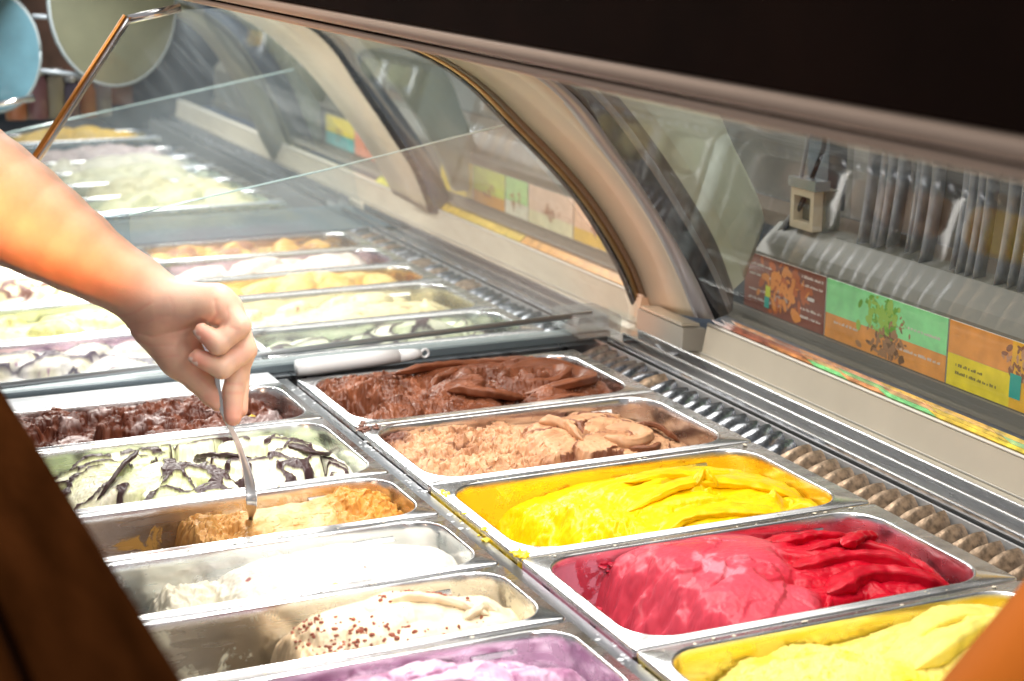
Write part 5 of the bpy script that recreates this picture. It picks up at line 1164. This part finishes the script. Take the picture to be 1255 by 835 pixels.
hand = mesh_obj('person', Vh @ MW, Fh, SKIN, None, True, {'Col': Cs})
hand.location = tuple(ANCH)
tag(hand, 'bare forearm and hand reaching in from the left, pinching a metal spoon with fingers curled', 'person')
# fingernails
def nail(p, nrm, lng, w_, l_):
    n = np.array(nrm, float); n /= np.linalg.norm(n); a = np.array(lng, float); a -= n * (a @ n); a /= np.linalg.norm(a); c = np.cross(n, a)
    V = []; F = []; o_ = loc(p)
    K, M = 9, 9
    for i in range(K):
        for j in range(M):
            u = -1 + 2 * i / (K - 1); v = -1 + 2 * j / (M - 1)
            uu = u * math.sqrt(1 - v * v / 2); vv = v * math.sqrt(1 - u * u / 2)
            V.append(o_ + (a * uu * l_ + c * vv * w_ - n * (vv * vv * w_ * 0.45 + uu * uu * l_ * 0.12)) * S_)
    for i in range(K - 1):
        for j in range(M - 1): F.append((i * M + j, (i + 1) * M + j, (i + 1) * M + j + 1, i * M + j + 1))
    V = np.array(V); N = len(V); V = np.concatenate([V, V - n * 1.2 * S_]); F += [tuple(N + i for i in reversed(f)) for f in F]
    o = mesh_obj('fingernail', V @ MW, F, mat('nail', (0.92, 0.64, 0.56), 0.2, coat=0.4), hand, True); return o
def nail_on(c, n, lng, w_, l_):
    n = np.array(n, float); n /= np.linalg.norm(n); r = c[3] * 1.02
    nail((c[0] + n[0] * r, c[1] - n[1] * r, c[2] + n[2] * r), n, lng, w_, l_)
nail_on(FINGERS['pinky'][3], (-0.55, -0.40, 0.72), (0.68, -0.73, 0.0), 4.6, 7.0)
nail_on(FINGERS['ring'][3], (-0.40, -0.52, 0.72), (0.85, -0.50, 0.0), 4.6, 7.5)

# spoon: a long handle pinched by thumb and fingers, bent blade reaching into the caramel
STS = mat('spoon_steel', (0.78, 0.78, 0.79), 0.28, 1.0)
tip = at(307, 640, 1, 1.625)
def toloc(w_): d = (w_ - ANCH); return MW @ d
tl = toloc(tip) / S_
def W(p): return ANCH + loc(p) @ MW
pts = [(262, 440, -6), (266, 470, -6), (271, 500, -6), (281, 522, -5), (292, 545, -3), (299, 565, 0), (305, 585, 2), (308, 602, 3), (309, 618, 4)]
cur = curve([W(p) for p in pts] + [tip], 40)
wd_ = np.interp(np.linspace(0, 1, 40), [0, 0.3, 0.42, 0.5, 0.62, 0.72, 0.82, 0.92, 1.0], [3.4, 3.6, 4.0, 5.6, 7.0, 6.4, 4.5, 3.0, 1.8]) * S_
b = MB()
V = []; seg = 12
for i, p in enumerate(cur):
    dd = cur[min(i + 1, 39)] - cur[max(i - 1, 0)]; dd /= np.linalg.norm(dd)
    a = np.cross(dd, AX['z']); a /= np.linalg.norm(a); tw = -0.35 + 0.7 * i / 39
    n = np.cross(a, dd); a2 = a * math.cos(tw) + n * math.sin(tw); n2 = -a * math.sin(tw) + n * math.cos(tw)
    for k in range(seg):
        t = 2 * math.pi * k / seg; cup = (math.cos(t) ** 2) * wd_[i] * 0.25
        V.append(p + a2 * math.cos(t) * wd_[i] + n2 * (math.sin(t) * 1.25 * S_ + cup))
F = [(i * seg + k, i * seg + (k + 1) % seg, (i + 1) * seg + (k + 1) % seg, (i + 1) * seg + k) for i in range(39) for k in range(seg)] + [tuple(range(seg - 1, -1, -1)), tuple(range(39 * seg, 40 * seg))]
so = mesh_obj('spoon', np.array(V) - tip, F, STS, None, True); so.location = tuple(tip); tag(so, 'slim steel spoon held upright by the fingertips, its end in the caramel gelato', 'spoon')

# ------------------------------------------------------------------ round glass lids standing beyond the case at the upper left
def disc(cx_, cy_, rx, ry, Y, m, label):
    t = thing('round_glass_lid', label, 'glass lid', tuple(at(cx_, cy_, 1, Y)), 'round glass lids beyond the case')
    sc_ = S_ * 1262.0 * (at(cx_ + 1, cy_, 1, Y) - at(cx_, cy_, 1, Y))[0]
    zs = -(at(cx_, cy_ + 1, 1, Y) - at(cx_, cy_, 1, Y))[2]
    b = MB(); n = 40
    b.prism([(rx * sc_ * math.cos(2 * math.pi * k / n), ry * zs * math.sin(2 * math.pi * k / n)) for k in range(n)], -0.006, 0.006); b.build('glass_plate', m, t)
    b = MB(); b.tube([(rx * sc_ * 1.01 * math.cos(a), 0, ry * zs * 1.01 * math.sin(a)) for a in np.linspace(0, 2 * math.pi, 41)], 0.0055, 8, up=(0, 1, 0)); b.build('metal_rim', mat('lid_rim', (0.20, 0.24, 0.26), 0.5, 0.4), t, True)
    return t
disc(-8, 64, 56, 72, 3.25, mat('blue_glass_plate', (0.07, 0.16, 0.21), 0.2, var=0.45, vscale=7), 'round pale blue lid at the upper left corner, with a metal rim')
disc(138, 4, 76, 100, 3.25, mat('olive_glass_plate', (0.075, 0.08, 0.055), 0.2, var=0.35, vscale=6), 'large round olive grey lid between the blue lid and the partition edge')
b = MB()
for p, q in (((40, 20), (75, 22)), ((42, 86), (100, 92))):
    b.tube([at(*p, 1, 3.26), at(*q, 1, 3.26)], 0.0045, 8)
b.tube([at(30, 20, 1, 3.28), at(30, 110, 1, 3.28)], 0.004, 8)
o = b.build('lid_bracket', mat('bracket_steel', (0.22, 0.26, 0.30), 0.5, 0.3), None, True); tag(o, 'thin steel bracket joining the two round lids', 'bracket')
b = MB(); b.tube([at(-25, 132, 1, 3.2), at(42, 120, 1, 3.2)], 0.006, 8); o = b.build('counter_edge_rail', CHROME, None, True); tag(o, 'short chrome rail under the blue round lid', 'rail')
# rear counter with brown clutter
ct = thing('rear_counter', 'pale counter with a brown back panel beyond the case, far left, blurred', 'counter', (-0.6, 3.55, 0.1))
boxobj('counter_top', -0.75, 0.42, -0.14, 0.55, 0.03, 0.05, mat('counter_pale', (0.48, 0.58, 0.62), 0.3), ct)
boxobj('counter_front', -0.75, 0.42, -0.13, 0.54, -0.4, 0.0295, mat('counter_front', (0.30, 0.36, 0.38), 0.4), ct)
boxobj('back_panel', -0.9, 0.9, 0.75, 0.80, 0.01, 0.8, mat('brown_panel', (0.09, 0.045, 0.035), 0.5, var=0.8, vscale=9), ct)
rr = random.Random(12)
jc = [(0.36, 0.12, 0.05), (0.22, 0.10, 0.12), (0.30, 0.26, 0.2), (0.12, 0.10, 0.15), (0.32, 0.14, 0.08), (0.2, 0.2, 0.24)]
where = ['left end of the rear counter', 'rear counter, second jar from the left', 'rear counter, third jar from the left', 'rear counter, fourth jar from the left', 'rear counter beside the steel edge', 'rear counter, hidden behind the steel edge']
for i, (px_, c) in enumerate(zip((20, 48, 68, 88, 108, 124), jc)):
    p = at(px_, 135, 1, 3.75); z0 = 0.1505
    j = thing('jar', 'small blurred %s jar on the %s' % (['rust red', 'plum', 'grey brown', 'dark violet', 'terracotta', 'slate'][i], where[i]), 'jar', (p[0], 3.75, z0), 'jars on the rear counter')
    b = MB(); hh = 0.07 + 0.03 * rr.random(); b.tube([(0, 0, 0), (0, 0, hh * 0.8), (0, 0, hh * 0.9), (0, 0, hh)], [0.022, 0.023, 0.018, 0.016], 14, up=(0, 1, 0)); b.build('jar_body', mat('jar_%d' % i, c, 0.3), j, True)
    b = MB(); b.tube([(0, 0, hh + 0.0005), (0, 0, hh + 0.012)], 0.018, 14, up=(0, 1, 0)); b.build('jar_lid', mat('jar_lid', (0.4, 0.4, 0.42), 0.3, 0.8), j, True)
